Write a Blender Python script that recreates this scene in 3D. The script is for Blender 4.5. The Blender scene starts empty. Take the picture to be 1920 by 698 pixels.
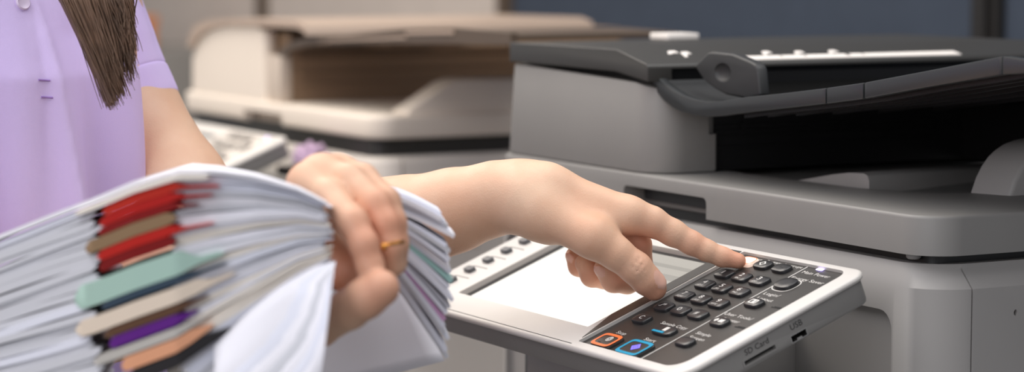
import bpy, bmesh, math, random
import numpy as np
from mathutils import Vector, Matrix
random.seed(7)
rng = np.random.default_rng(5)
scene = bpy.context.scene
COL = scene.collection
R_ = math.radians

# ------------------------------------------------------------------ camera
FPX, PITCH, YAW, TILT = 4750.67, R_(5.478), R_(28.505), R_(21.758)
CAM = np.array([1.54734, -0.94491, 1.256])
RT = np.array([math.sin(YAW), math.cos(YAW), 0.0])          # camera right, level
FL = np.array([-math.cos(YAW), math.sin(YAW), 0.0])         # camera forward, level
UP = np.array([0, 0, 1.0])
FW = FL * math.cos(PITCH) - UP * math.sin(PITCH)
CU = UP * math.cos(PITCH) + FL * math.sin(PITCH)


def ray(x, y):
    return FW + RT * (x - 960) / FPX - CU * (y - 349) / FPX


def at(x, y, depth):
    """world point seen at photo position x, y at this distance from the camera"""
    return CAM + ray(x, y) * depth


def on(x, y, axis, val):
    """world point seen at photo position x, y on the plane axis = val"""
    r = ray(x, y)
    return CAM + r * ((val - CAM[axis]) / r[axis])


cd = bpy.data.cameras.new('camera')
cam = bpy.data.objects.new('camera', cd)
COL.objects.link(cam)
cam.matrix_world = Matrix(((RT[0], CU[0], -FW[0], CAM[0]), (RT[1], CU[1], -FW[1], CAM[1]),
                           (RT[2], CU[2], -FW[2], CAM[2]), (0, 0, 0, 1)))
cd.sensor_width = 36
cd.lens = FPX / 1920 * 36
cd.clip_start = 0.05
cd.dof.use_dof = True
cd.dof.focus_distance = 1.80
cd.dof.aperture_fstop = 4.8
scene.camera = cam


# ------------------------------------------------------------------ materials
def lin(c):
    return tuple(((v / 255) / 12.92 if v / 255 <= 0.04045 else ((v / 255 + 0.055) / 1.055) ** 2.4) for v in c) + (1.0,)


def mat(name, rgb, rough=0.5, metal=0.0, spec=0.5, var=0.0, vscale=20, bump=0.0, bscale=800, emit=None, estr=0.0,
        sss=0.0, trans=0.0, coat=0.0):
    m = bpy.data.materials.new(name)
    m.use_nodes = True
    nt = m.node_tree
    b = nt.nodes['Principled BSDF']
    b.inputs['Base Color'].default_value = lin(rgb)
    b.inputs['Roughness'].default_value = rough
    b.inputs['Metallic'].default_value = metal
    b.inputs['Specular IOR Level'].default_value = spec
    b.inputs['Coat Weight'].default_value = coat
    tc = None
    if var or bump:
        tc = nt.nodes.new('ShaderNodeTexCoord')
    if var:
        n = nt.nodes.new('ShaderNodeTexNoise')
        n.inputs['Scale'].default_value = vscale
        n.inputs['Detail'].default_value = 4
        nt.links.new(tc.outputs['Object'], n.inputs['Vector'])
        r = nt.nodes.new('ShaderNodeValToRGB')
        c = lin(rgb)
        r.color_ramp.elements[0].position = 0.3
        r.color_ramp.elements[1].position = 0.7
        r.color_ramp.elements[0].color = tuple(max(0, v * (1 - var)) for v in c[:3]) + (1,)
        r.color_ramp.elements[1].color = tuple(min(1, v * (1 + var)) for v in c[:3]) + (1,)
        nt.links.new(n.outputs['Fac'], r.inputs['Fac'])
        nt.links.new(r.outputs['Color'], b.inputs['Base Color'])
    if bump:
        n = nt.nodes.new('ShaderNodeTexNoise')
        n.inputs['Scale'].default_value = bscale
        n.inputs['Detail'].default_value = 2
        nt.links.new(tc.outputs['Object'], n.inputs['Vector'])
        bp = nt.nodes.new('ShaderNodeBump')
        bp.inputs['Strength'].default_value = bump
        bp.inputs['Distance'].default_value = 0.001
        nt.links.new(n.outputs['Fac'], bp.inputs['Height'])
        nt.links.new(bp.outputs['Normal'], b.inputs['Normal'])
    if emit:
        b.inputs['Emission Color'].default_value = lin(emit)
        b.inputs['Emission Strength'].default_value = estr
    if sss:
        b.inputs['Subsurface Weight'].default_value = sss
        b.inputs['Subsurface Radius'].default_value = (1.0, 0.35, 0.2)
        b.inputs['Subsurface Scale'].default_value = 0.004
    return m


GREY = mat('grey_plastic', (138, 136, 133), 0.5, bump=0.06, bscale=1500, var=0.015)
LIGHT = mat('light_plastic', (164, 161, 158), 0.45, bump=0.05, bscale=1500, var=0.015)
SILVER = mat('panel_silver', (212, 208, 203), 0.36, bump=0.05, bscale=1500, var=0.02)
BLACK = mat('black_plastic', (26, 26, 27), 0.38)
DARK = mat('dark_textured_plastic', (46, 47, 48), 0.5, bump=0.08, bscale=1200)
LIDTOP = mat('feeder_lid_plastic', (55, 54, 52), 0.42, bump=0.08, bscale=1200)
PLATE = mat('key_plate', (50, 48, 46), 0.36, bump=0.12, bscale=1400)
KEY = mat('key_rubber', (40, 40, 42), 0.3, bump=0.04, bscale=1500)
SOFTKEY = mat('soft_key', (84, 85, 88), 0.35)
MARK = mat('printed_white', (214, 211, 206), 0.6)
DARKMARK = mat('printed_dark', (52, 52, 52), 0.6)
GROOVE = mat('groove_black', (12, 12, 12), 0.7)
ORANGE = mat('orange_light', (236, 116, 62), 0.4, emit=(240, 110, 50), estr=0.18)
GLOW = mat('lit_reset_key', (250, 226, 210), 0.3, emit=(255, 215, 190), estr=0.45)
TEAL = mat('teal_mark', (0, 150, 190), 0.4)
VIOLET = mat('violet_light', (120, 110, 255), 0.4, emit=(110, 100, 255), estr=0.7)
LED = mat('power_light', (225, 215, 255), 0.3, emit=(205, 190, 255), estr=1.6)
SCREEN = mat('screen_light', (30, 30, 30), 0.15, emit=(255, 251, 243), estr=1.02)
SCREEN2 = mat('screen_grey_area', (30, 30, 30), 0.15, emit=(233, 226, 215), estr=0.62)
SCREEN3 = mat('screen_soft_box', (30, 30, 30), 0.15, emit=(222, 215, 205), estr=0.54)
LABEL = mat('white_label', (236, 230, 224), 0.45)
METAL = mat('usb_metal', (190, 188, 184), 0.3, metal=1.0)
RUBBER = mat('rubber_foot', (150, 148, 146), 0.7)
CREAM = mat('cream_plastic', (238, 226, 212), 0.45, bump=0.03, bscale=1500)
CREAM2 = mat('cream_plastic_dull', (206, 192, 178), 0.5)
HAZED = mat('hazed_black_plastic', (146, 121, 97), 0.5)  # black plastic turned brown, the warm haze put into its colour
BGTRAY = mat('smoked_tray', (94, 80, 68), 0.4)
BGBODY = mat('pale_cabinet', (228, 220, 211), 0.45)
RIMM = mat('tray_rim', (50, 52, 53), 0.3, bump=0.05, bscale=1200)
BROWNLID = mat('smoked_lid', (176, 156, 140), 0.35)
BGPLATE = mat('pale_key_plate', (205, 197, 188), 0.5)
BGKEY = mat('pale_panel_key', (130, 124, 118), 0.5)
WALLB = mat('blue_grey_fabric', (68, 76, 89), 0.95, spec=0.1, bump=0.3, bscale=900, var=0.04)
WALLG = mat('grey_fabric', (206, 195, 186), 0.95, spec=0.1, bump=0.3, bscale=900, var=0.04)
POSTM = mat('dark_post_metal', (30, 28, 27), 0.5)
POSTB = mat('bronze_post_metal', (98, 84, 72), 0.5)
FLOORM = mat('grey_carpet', (120, 118, 116), 0.95, bump=0.5, bscale=400, var=0.1)
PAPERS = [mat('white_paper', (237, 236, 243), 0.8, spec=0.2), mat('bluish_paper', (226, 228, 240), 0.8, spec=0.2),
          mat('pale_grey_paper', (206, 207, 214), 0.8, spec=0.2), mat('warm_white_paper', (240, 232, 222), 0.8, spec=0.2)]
SHIRTM = mat('lilac_cotton', (222, 203, 250), 0.9, spec=0.15, bump=0.35, bscale=2600, var=0.03, vscale=9)
STITCH = mat('violet_thread', (158, 128, 192), 0.9)
BUTTON = mat('lilac_button', (216, 200, 226), 0.3)
HAIRM = mat('brown_hair', (112, 86, 68), 0.4, spec=0.5, var=0.3, vscale=60)
TROUSER = mat('dark_trouser_cloth', (52, 52, 62), 0.9)
SHOEM = mat('black_shoe', (25, 24, 24), 0.4)
GOLD = mat('gold_ring', (235, 170, 90), 0.25, metal=1.0)
NAIL = mat('finger_nail', (232, 184, 165), 0.22)
BOXM = mat('orange_brown_card', (226, 146, 96), 0.8, var=0.05)
PURPLE = mat('purple_cloth', (186, 160, 186), 0.9, var=0.12, vscale=60)


def skin():
    m = mat('skin', (232, 188, 158), 0.5, spec=0.35, sss=0.08)
    nt = m.node_tree
    b = nt.nodes['Principled BSDF']
    tc = nt.nodes.new('ShaderNodeTexCoord')
    n = nt.nodes.new('ShaderNodeTexNoise')
    n.inputs['Scale'].default_value = 22
    n.inputs['Detail'].default_value = 5
    r = nt.nodes.new('ShaderNodeValToRGB')
    r.color_ramp.elements[0].position = 0.32
    r.color_ramp.elements[1].position = 0.72
    r.color_ramp.elements[0].color = lin((218, 172, 143))
    r.color_ramp.elements[1].color = lin((230, 194, 166))
    nt.links.new(tc.outputs['Object'], n.inputs['Vector'])
    nt.links.new(n.outputs['Fac'], r.inputs['Fac'])
    at_ = nt.nodes.new('ShaderNodeAttribute')
    at_.attribute_name = 'flush'
    mx = nt.nodes.new('ShaderNodeMix')
    mx.data_type = 'RGBA'
    mx.inputs[7].default_value = lin((214, 132, 104))
    nt.links.new(at_.outputs['Fac'], mx.inputs[0])
    nt.links.new(r.outputs['Color'], mx.inputs[6])
    nt.links.new(mx.outputs[2], b.inputs['Base Color'])
    v = nt.nodes.new('ShaderNodeTexVoronoi')
    v.inputs['Scale'].default_value = 900
    n2 = nt.nodes.new('ShaderNodeTexNoise')
    n2.inputs['Scale'].default_value = 260
    n2.inputs['Detail'].default_value = 4
    ad = nt.nodes.new('ShaderNodeMath')
    ad.operation = 'ADD'
    nt.links.new(tc.outputs['Object'], v.inputs['Vector'])
    nt.links.new(tc.outputs['Object'], n2.inputs['Vector'])
    nt.links.new(v.outputs['Distance'], ad.inputs[0])
    nt.links.new(n2.outputs['Fac'], ad.inputs[1])
    bp = nt.nodes.new('ShaderNodeBump')
    bp.inputs['Strength'].default_value = 0.14
    bp.inputs['Distance'].default_value = 0.0006
    nt.links.new(ad.outputs[0], bp.inputs['Height'])
    nt.links.new(bp.outputs['Normal'], b.inputs['Normal'])
    return m


SKIN = skin()


# ------------------------------------------------------------------ object helpers
def empty(name, loc, label, cat, group=None):
    o = bpy.data.objects.new(name, None)
    o.empty_display_size = 0.05
    COL.objects.link(o)
    o.location = loc
    return tag(o, label, cat, group)


def tag(o, label, cat, group=None):
    o['label'] = label
    o['category'] = cat
    if group:
        o['group'] = group
    return o


def link(name, me, mats, parent=None, smooth=35):
    for m in (mats if isinstance(mats, (list, tuple)) else [mats]):
        me.materials.append(m)
    if smooth:
        me.shade_smooth()
        me.set_sharp_from_angle(angle=R_(smooth))
    o = bpy.data.objects.new(name, me)
    COL.objects.link(o)
    if parent is not None:
        o.parent = parent
        p = parent
        off = Vector()
        while p is not None:
            off += p.location
            p = p.parent
        me.transform(Matrix.Translation(-off))
    return o


def obj(name, bm, mats, parent=None, smooth=35):
    bmesh.ops.recalc_face_normals(bm, faces=bm.faces)
    me = bpy.data.meshes.new(name)
    bm.to_mesh(me)
    bm.free()
    return link(name, me, mats, parent, smooth)


def rehome(o):
    """move a mesh's origin to the middle of its base so that it stands on its own"""
    me = o.data
    co = np.empty(len(me.vertices) * 3)
    me.vertices.foreach_get('co', co)
    co = co.reshape(-1, 3)
    c = Vector(((co[:, 0].min() + co[:, 0].max()) / 2, (co[:, 1].min() + co[:, 1].max()) / 2, co[:, 2].min()))
    me.transform(Matrix.Translation(-c))
    o.location = o.location + c
    return o


def structure(o):
    o['kind'] = 'structure'
    return o


def prism(bm, pts, lo, hi, m=None, mi=0):
    """outline pts (a, b) pushed from lo to hi along c; m maps (a, b, c) to a world point"""
    m = m or (lambda a, b, c: (a, b, c))
    v0 = [bm.verts.new(m(a, b, lo)) for a, b in pts]
    v1 = [bm.verts.new(m(a, b, hi)) for a, b in pts]
    n = len(pts)
    fs = [bm.faces.new(v0[::-1]), bm.faces.new(v1)]
    for i in range(n):
        fs.append(bm.faces.new((v0[i], v0[(i + 1) % n], v1[(i + 1) % n], v1[i])))
    for f in fs:
        f.material_index = mi
    return v0, v1, fs


def box(bm, x0, x1, y0, y1, z0, z1, m=None, mi=0):
    return prism(bm, [(x0, y0), (x1, y0), (x1, y1), (x0, y1)], z0, z1, m, mi)


def rrect(x0, x1, y0, y1, r, n=6):
    """rounded rectangle; r = one radius or (x0y0, x1y0, x1y1, x0y1)"""
    rs = r if isinstance(r, (list, tuple)) else (r,) * 4
    out = []
    for (cx, cy, a, rr) in ((x0, y0, 180, rs[0]), (x1, y0, 270, rs[1]), (x1, y1, 0, rs[2]), (x0, y1, 90, rs[3])):
        if rr <= 0:
            out.append((cx, cy))
            continue
        ox = cx + (rr if cx == x0 else -rr)
        oy = cy + (rr if cy == y0 else -rr)
        for k in range(n + 1):
            t = R_(a + 90 * k / n)
            out.append((ox + rr * math.cos(t), oy + rr * math.sin(t)))
    return out


def bevel(bm, off, seg=2, ang=40, sel=None):
    bm.normal_update()
    es = []
    for e in bm.edges:
        if len(e.link_faces) == 2 and e.calc_face_angle(0) > R_(ang) and (sel is None or sel(e)):
            es.append(e)
    bmesh.ops.bevel(bm, geom=es, offset=off, segments=seg, profile=0.5, affect='EDGES', clamp_overlap=True)


def boolean(o, cutters, op='DIFFERENCE'):
    for bm in cutters:
        bmesh.ops.recalc_face_normals(bm, faces=bm.faces)
        me = bpy.data.meshes.new('cut')
        bm.to_mesh(me)
        bm.free()
        c = bpy.data.objects.new('cut', me)
        COL.objects.link(c)
        off = Vector()
        p = o
        while p is not None:
            off += p.location
            p = p.parent
        c.location = (0, 0, 0)
        md = o.modifiers.new('b', 'BOOLEAN')
        md.operation = op
        md.solver = 'EXACT'
        md.object = c
        bpy.context.view_layer.update()
        dg = bpy.context.evaluated_depsgraph_get()
        nm = bpy.data.meshes.new_from_object(o.evaluated_get(dg))
        o.modifiers.clear()
        old = o.data
        nm.name = old.name
        o.data = nm
        bpy.data.objects.remove(c)
        bpy.data.meshes.remove(me)
    o.data.shade_smooth()
    o.data.set_sharp_from_angle(angle=R_(35))


def edge_bevel(o, w, seg=2, ang=35):
    md = o.modifiers.new('bevel', 'BEVEL')
    md.width = w
    md.segments = seg
    md.limit_method = 'ANGLE'
    md.angle_limit = R_(ang)
    md.harden_normals = False


def tube(bm, pts, r, n=6, mi=0, caps=True):
    pts = [Vector(p) for p in pts]
    rs = r if isinstance(r, (list, tuple)) else [r] * len(pts)
    rings = []
    nrm = None
    for i, p in enumerate(pts):
        t = (pts[min(i + 1, len(pts) - 1)] - pts[max(i - 1, 0)]).normalized()
        if nrm is None:
            nrm = t.orthogonal().normalized()
        else:
            nrm = (nrm - t * nrm.dot(t)).normalized()
        b = t.cross(nrm)
        rings.append([bm.verts.new(p + (nrm * math.cos(2 * math.pi * k / n) + b * math.sin(2 * math.pi * k / n)) * rs[i]) for k in range(n)])
    for a, b in zip(rings, rings[1:]):
        for k in range(n):
            f = bm.faces.new((a[k], a[(k + 1) % n], b[(k + 1) % n], b[k]))
            f.material_index = mi
    if caps:
        bm.faces.new(rings[0][::-1]).material_index = mi
        bm.faces.new(rings[-1]).material_index = mi


_tc = {}


def glyphs(body):
    """flat outline of a word in the built-in font: vertices scaled to the unit box, faces"""
    if body not in _tc:
        cu = bpy.data.curves.new('t', 'FONT')
        cu.body = body
        cu.resolution_u = 3
        o = bpy.data.objects.new('t', cu)
        COL.objects.link(o)
        bpy.context.view_layer.update()
        dg = bpy.context.evaluated_depsgraph_get()
        me = bpy.data.meshes.new_from_object(o.evaluated_get(dg))
        v = np.array([(p.co.x, p.co.y) for p in me.vertices])
        f = [tuple(p.vertices) for p in me.polygons]
        bpy.data.objects.remove(o)
        bpy.data.curves.remove(cu)
        bpy.data.meshes.remove(me)
        _tc[body] = (v, f)
    return _tc[body]


def text(bm, body, m, cx, cy, w, hgt, c, mi=0, slant=0.0):
    """word of cap height hgt and width w centred at cx, cy on height c"""
    v, f = glyphs(body)
    x0, x1 = v[:, 0].min(), v[:, 0].max()
    sx = w / (x1 - x0)
    sy = hgt / 0.72
    vs = [bm.verts.new(m(cx + (p[0] - (x0 + x1) / 2) * sx + slant * p[1], cy + (p[1] - 0.36) * sy, c)) for p in v]
    for q in f:
        try:
            bm.faces.new([vs[i] for i in q]).material_index = mi
        except ValueError:
            pass


# ------------------------------------------------------------------ the room
bm = bmesh.new()
box(bm, -11, 5, -5, 1.3, -0.05, 0)
structure(obj('floor', bm, FLOORM))
WY = 1.2
posts = [(-10.6, 0.04, POSTB), (-9.4, 0.04, POSTB), (-8.2, 0.04, POSTB), (-7.0, 0.04, POSTB), (-5.8, 0.04, POSTB), (-4.66, 0.04, POSTB), (-3.519, 0.04, POSTB), (-2.419, 0.042, POSTB), (-1.082, 0.056, POSTM), (0.28, 0.056, POSTM), (1.6, 0.056, POSTM)]
bm = bmesh.new()
for i in range(len(posts) - 1):
    x0, x1 = posts[i][0] + 0.018, posts[i + 1][0] - 0.018
    prism(bm, rrect(x0, x1, 0.02, 2.6, 0.004, 2), WY, WY + 0.05, lambda a, b, c: (a, c, b), mi=(0 if x1 < -2.3 else 1))
structure(obj('wall_back', bm, [WALLG, WALLB], smooth=0))
for k, (px_, w, m_) in enumerate(posts):
    bm = bmesh.new()
    box(bm, px_ - w / 2, px_ + w / 2, WY - 0.012, WY + 0.06, 0, 2.6)
    box(bm, px_ - w / 6, px_ + w / 6, WY - 0.02, WY - 0.01, 0, 2.6)
    structure(obj('trim_%d' % (k + 1), bm, m_, smooth=0))

# ------------------------------------------------------------------ control panel (shared builder)
CT, ST = math.cos(TILT), math.sin(TILT)


def control_panel(parent, ox, oy, oz, detail):
    def m(u, v, h):
        return (ox + u, oy + v * CT - h * ST, oz + v * ST + h * CT)

    def sub(name, bm, mats, lab=None, smooth=35):
        o = obj(name, bm, mats, hub, smooth)
        if lab:
            o['label'] = lab
        return o

    bm = bmesh.new()
    prism(bm, rrect(-0.252, 0.1675, -0.0775, 0.0862, (0.012, 0.016, 0.012, 0.012)), -0.0022, 0.0028, m)
    bevel(bm, 0.0024, 3)
    hub = obj('control_panel', bm, SILVER, parent)
    cut = []
    b2 = bmesh.new()
    prism(b2, rrect(0.0240, 0.1525, -0.0690, 0.0800, (0.002, 0.014, 0.009, 0.002)), 0.0000, 0.02, m)
    cut.append(b2)
    b2 = bmesh.new()
    prism(b2, rrect(-0.1925, 0.0085, -0.0505, 0.0655, 0.001, 2), -0.0016, 0.02, m)
    cut.append(b2)
    boolean(hub, cut)
    # lower housing with the slots, its side's shade put into a greyer plastic
    bm = bmesh.new()
    prism(bm, rrect(-0.249, 0.1655, -0.0745, 0.0835, (0.010, 0.014, 0.010, 0.010)), -0.0190, -0.0020, m)
    bevel(bm, 0.0022, 2, sel=lambda e: all(((Vector(v.co) - Vector((ox, oy, oz))).dot(Vector((0, -ST, CT))) < -0.015) for v in e.verts))
    low = sub('lower_housing', bm, GREY)
    if detail:
        c1, c2 = bmesh.new(), bmesh.new()
        mw = lambda v, h, u: m(u, v, h)
        prism(c1, rrect(-0.0262, 0.0000, -0.01470, -0.0116, 0.0003, 1), 0.155, 0.18, mw)
        prism(c2, rrect(0.0130, 0.0270, -0.01760, -0.0121, 0.0003, 1), 0.152, 0.18, mw)
        boolean(low, [c1, c2])
        bm = bmesh.new()
        prism(bm, rrect(-0.0275, 0.0012, -0.0159, -0.0104, 0.0008, 2), 0.1650, 0.16585, mw)
        ring = sub('card_slot', bm, GREY)
        c1 = bmesh.new()
        prism(c1, rrect(-0.0262, 0.0000, -0.01470, -0.0116, 0.0003, 1), 0.155, 0.18, mw)
        boolean(ring, [c1])
        b2 = bmesh.new()
        box(b2, -0.0260, -0.0002, -0.0146, -0.0117, 0.1556, 0.1610, mw)
        sub('slot_cavity', b2, GROOVE)
        bm = bmesh.new()
        for (a, b_, c_, d_) in ((0.0130, 0.0270, -0.0176, -0.0170), (0.0130, 0.0270, -0.0127, -0.0121), (0.0130, 0.0137, -0.0170, -0.0127), (0.0263, 0.0270, -0.0170, -0.0127)):
            box(bm, a, b_, c_, d_, 0.154, 0.1654, mw)
        box(bm, 0.0180, 0.0222, -0.0172, -0.0158, 0.157, 0.1652, mw)
        sub('usb_port', bm, METAL)
        b2 = bmesh.new()
        box(b2, 0.0138, 0.0262, -0.0169, -0.0128, 0.1526, 0.1570, mw)
        sub('port_cavity', b2, GROOVE)
        bm = bmesh.new()
        text(bm, 'SD Card', mw, -0.0136, -0.0064, 0.0200, 0.0042, 0.1656)
        text(bm, 'USB', mw, 0.0203, -0.0066, 0.0100, 0.0044, 0.1656)
        sub('slot_lettering', bm, GROOVE, smooth=0)
        bm = bmesh.new()
        box(bm, -0.245, 0.022, -0.07355, -0.0730, 0.0020, 0.00295, m)
        sub('seam_line', bm, GROOVE)
    # screen
    bm = bmesh.new()
    box(bm, -0.1920, 0.0082, -0.0502, 0.0652, -0.0020, -0.00145, m)
    sub('screen_bezel', bm, BLACK)
    bm = bmesh.new()
    box(bm, -0.1825, 0.0074, -0.0487, 0.0610, -0.0015, -0.0011, m, 0)
    if detail:
        box(bm, -0.078, 0.0074, 0.0185, 0.0610, -0.0011, -0.00105, m, 1)
        for (a, b_, c_, d_) in ((-0.060, -0.030, 0.030, 0.0375), (-0.024, 0.000, 0.030, 0.0375), (-0.070, 0.0, 0.0455, 0.0500)):
            box(bm, a, b_, c_, d_, -0.00105, -0.0010, m, 2)
    sub('touch_screen', bm, [SCREEN, SCREEN2, SCREEN3], smooth=0)
    # dark glossy strip between screen and keys, and the key plate
    bm = bmesh.new()
    prism(bm, [(0.0092, -0.030), (0.0222, -0.064), (0.0228, 0.0795), (0.0092, 0.0795)], 0.0026, 0.0031, m)
    sub('glossy_strip', bm, PLATE if detail else BGPLATE)
    bm = bmesh.new()
    prism(bm, rrect(0.0243, 0.1522, -0.0687, 0.0797, (0.002, 0.014, 0.009, 0.002)), -0.0005, 0.0006, m)
    sub('key_plate', bm, PLATE if detail else BGPLATE)
    T = 0.0006

    def key_shape(u, v, w, h, hgt, n=4.0, ns=28, dish=True):
        bm = bmesh.new()
        rings = []
        for (s, z) in ((1.0, 0.0), (1.0, hgt * 0.62), (0.965, hgt * 0.86), (0.88, hgt), (0.5, hgt * 1.06)):
            ring = []
            for k in range(ns):
                t = 2 * math.pi * k / ns
                c, s_ = math.cos(t), math.sin(t)
                x = abs(c) ** (2 / n) * math.copysign(1, c) * w / 2
                y = abs(s_) ** (2 / n) * math.copysign(1, s_) * h / 2
                d = (1 - s) * min(w, h) / 2
                x -= math.copysign(min(abs(x), d), x) if abs(x) > 1e-9 else 0
                y -= math.copysign(min(abs(y), d), y) if abs(y) > 1e-9 else 0
                ring.append(bm.verts.new(m(u + x, v + y, T + z)))
            rings.append(ring)
        for a, b_ in zip(rings, rings[1:]):
            for k in range(ns):
                bm.faces.new((a[k], a[(k + 1) % ns], b_[(k + 1) % ns], b_[k]))
        bm.faces.new(rings[-1])
        return bm

    def ringstrip(bm, u, v, w, h, t, c, mi, n=4.0, ns=36):
        A, B = [], []
        for k in range(ns):
            a = 2 * math.pi * k / ns
            c_, s_ = math.cos(a), math.sin(a)
            x = abs(c_) ** (2 / n) * math.copysign(1, c_)
            y = abs(s_) ** (2 / n) * math.copysign(1, s_)
            A.append(bm.verts.new(m(u + x * w / 2, v + y * h / 2, c)))
            B.append(bm.verts.new(m(u + x * (w / 2 - t), v + y * (h / 2 - t), c)))
        for k in range(ns):
            bm.faces.new((A[k], A[(k + 1) % ns], B[(k + 1) % ns], B[k])).material_index = mi

    def diamond(bm, u, v, w, h, t, c, mi):
        o_ = [(w / 2, 0), (0, h / 2), (-w / 2, 0), (0, -h / 2)]
        A = [bm.verts.new(m(u + x, v + y, c)) for x, y in o_]
        B = [bm.verts.new(m(u + x * (1 - t), v + y * (1 - t), c)) for x, y in o_]
        for k in range(4):
            bm.faces.new((A[k], A[(k + 1) % 4], B[(k + 1) % 4], B[k])).material_index = mi

    H = 0.0026
    top = T + H * 1.085
    kmat = KEY if detail else BGKEY
    CX = (0.0433, 0.0652, 0.0873)
    rows = ((0.0489, ('1', '', '2', 'ABC', '3', 'DEF')), (0.0310, ('4', 'GHI', '5', 'JKL', '6', 'MNO')),
            (0.0125, ('7', 'PQRS', '8', 'TUV', '9', 'WXYZ')), (-0.0056, ('*', '', '0', '', '#', '')))
    for v, names in rows:
        for j in range(3):
            big, small = names[2 * j], names[2 * j + 1]
            bm = key_shape(CX[j], v, 0.0178, 0.0116, H)
            if detail:
                dy = 0.0016 if small else 0.0002
                text(bm, {'*': './*'}.get(big, big), m, CX[j] - 0.001, v + dy, {'*': 0.0066, '1': 0.0017}.get(big, 0.0040), 0.0044, top, 1)
                if small:
                    text(bm, small, m, CX[j] - 0.0008, v - 0.0032, 0.0018 * len(small), 0.0021, top, 1)
            sub('number_key', bm, [kmat, MARK], ('key marked ' + big) if detail else None)
    bm = key_shape(0.0436, -0.0255, 0.0172, 0.0110, H)
    if detail:
        text(bm, 'C', m, 0.0436, -0.0250, 0.0042, 0.0046, top, 1)
    sub('clear_key', bm, [kmat, MARK])
    side = ((0.1190, -0.0386, 'simple_screen_key', 0.0178, 0.0108), (0.1180, -0.0081, 'user_tools_key', 0.0178, 0.0108),
            (0.1179, 0.0220, 'login_key', 0.0178, 0.0108), (0.1150, 0.0524, 'energy_saver_key', 0.0195, 0.0150),
            (0.0640, 0.0693, 'program_key', 0.0175, 0.0112), (0.0868, 0.0693, 'interrupt_key', 0.0175, 0.0112))
    for u, v, nm, w, h in side:
        bm = key_shape(u, v, w, h, H, n=2.6 if 'energy' in nm else 3.2)
        if detail:
            if 'energy' in nm:
                ringstrip(bm, u, v, w + 0.0035, h + 0.0035, 0.0008, T + 0.0001, 1, 2.6)
            if 'program' in nm:
                diamond(bm, u, v, 0.0078, 0.0062, 0.42, top, 1)
            if 'login' in nm:
                ringstrip(bm, u, v, 0.0086, 0.0056, 0.0011, top, 1, 8)
                box(bm, u - 0.0008, u + 0.0022, v - 0.0016, v + 0.0016, top - 0.0002, top, m, 1)
            if 'tools' in nm:
                diamond(bm, u - 0.0032, v, 0.0046, 0.0050, 0.85, top, 1)
                box(bm, u + 0.0002, u + 0.0055, v - 0.0019, v + 0.0019, top - 0.0002, top, m, 1)
            if 'interrupt' in nm:
                diamond(bm, u, v, 0.0050, 0.0034, 0.3, top, 2)
        sub(nm, bm, [kmat, MARK, DARKMARK])
    # reset key under the fingertip, lit orange
    bm = key_shape(0.0440, 0.0695, 0.0178, 0.0114, H)
    if detail:
        ringstrip(bm, 0.0440, 0.0695, 0.0172, 0.0108, 0.0022, top - 0.0002, 1, 3.2)
        for f in bm.faces:
            if f.material_index == 0 and len(f.verts) == 4 and f.calc_center_median().z:
                pass
    sub('reset_key', bm, [GLOW if detail else kmat, ORANGE, GLOW], 'key glowing white with an orange rim')
    # stop and start
    bm = key_shape(0.0491, -0.0596, 0.0250, 0.0172, H * 0.9, n=5)
    if detail:
        ringstrip(bm, 0.0491, -0.0596, 0.0242, 0.0164, 0.0026, T + H, 1, 5)
        ringstrip(bm, 0.0505, -0.0580, 0.0062, 0.0062, 0.0008, T + H, 2, 2)
        diamond(bm, 0.0505, -0.0580, 0.0046, 0.0046, 0.5, T + H, 2)
        box(bm, 0.0440, 0.0475, -0.0640, -0.0633, T + H - 0.0002, T + H, m, 3)
    sub('stop_key', bm, [PLATE if detail else kmat, ORANGE, MARK, GROOVE], 'orange bordered key')
    bm = key_shape(0.0862, -0.0597, 0.0285, 0.0195, H * 0.9, n=6)
    if detail:
        ringstrip(bm, 0.0862, -0.0597, 0.0278, 0.0188, 0.0026, T + H, 1, 6)
        diamond(bm, 0.0870, -0.0590, 0.0100, 0.0090, 0.45, T + H, 2)
        diamond(bm, 0.0870, -0.0590, 0.0045, 0.0040, 0.8, T + H, 2)
    sub('start_key', bm, [PLATE if detail else VIOLET, TEAL, VIOLET], 'teal bordered key')
    bm = key_shape(0.0828, -0.0319, 0.0250, 0.0118, H * 0.9, n=3)
    if detail:
        box(bm, 0.0740, 0.0880, -0.0370, -0.0350, T + H - 0.0003, T + H + 0.0001, m, 1)
        box(bm, 0.0830, 0.0872, -0.0340, -0.0290, T + H - 0.0003, T + H + 0.0001, m, 2)
    sub('sample_copy_key', bm, [kmat, TEAL, MARK])
    # soft keys
    for k in range(6):
        v = -0.0378 + 0.01785 * k
        bm = key_shape(-0.2262, v, 0.0115, 0.0068, 0.0032, n=5)
        bmesh.ops.translate(bm, verts=bm.verts, vec=Vector((0, -ST, CT)) * 0.0022)
        sub('soft_key', bm, SOFTKEY)
        if detail:
            bm = bmesh.new()
            p = [(-0.2340, v + 0.0025), (-0.2345, v + 0.0056), (-0.2330, v + 0.0074), (-0.2300, v + 0.0080), (-0.2255, v + 0.0080), (-0.2110, v + 0.0080)]
            tube(bm, [m(a, b_, 0.0028) for a, b_ in p], 0.00035, 5)
            tube(bm, [m(-0.2392, v + 0.0040, 0.0028), m(-0.2375, v + 0.0040, 0.0028)], 0.0005, 5)
            sub('key_bracket', bm, DARKMARK)
    bm = bmesh.new()
    box(bm, 0.1185, 0.1232, 0.0790 - 0.0012, 0.0790, T - 0.0002, T + 0.0006, m)
    ringstrip(bm, 0.1205, 0.0785, 0.0080, 0.0034, 0.0017, T + 0.0006, 0, 4)
    sub('power_light', bm, LED)
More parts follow.
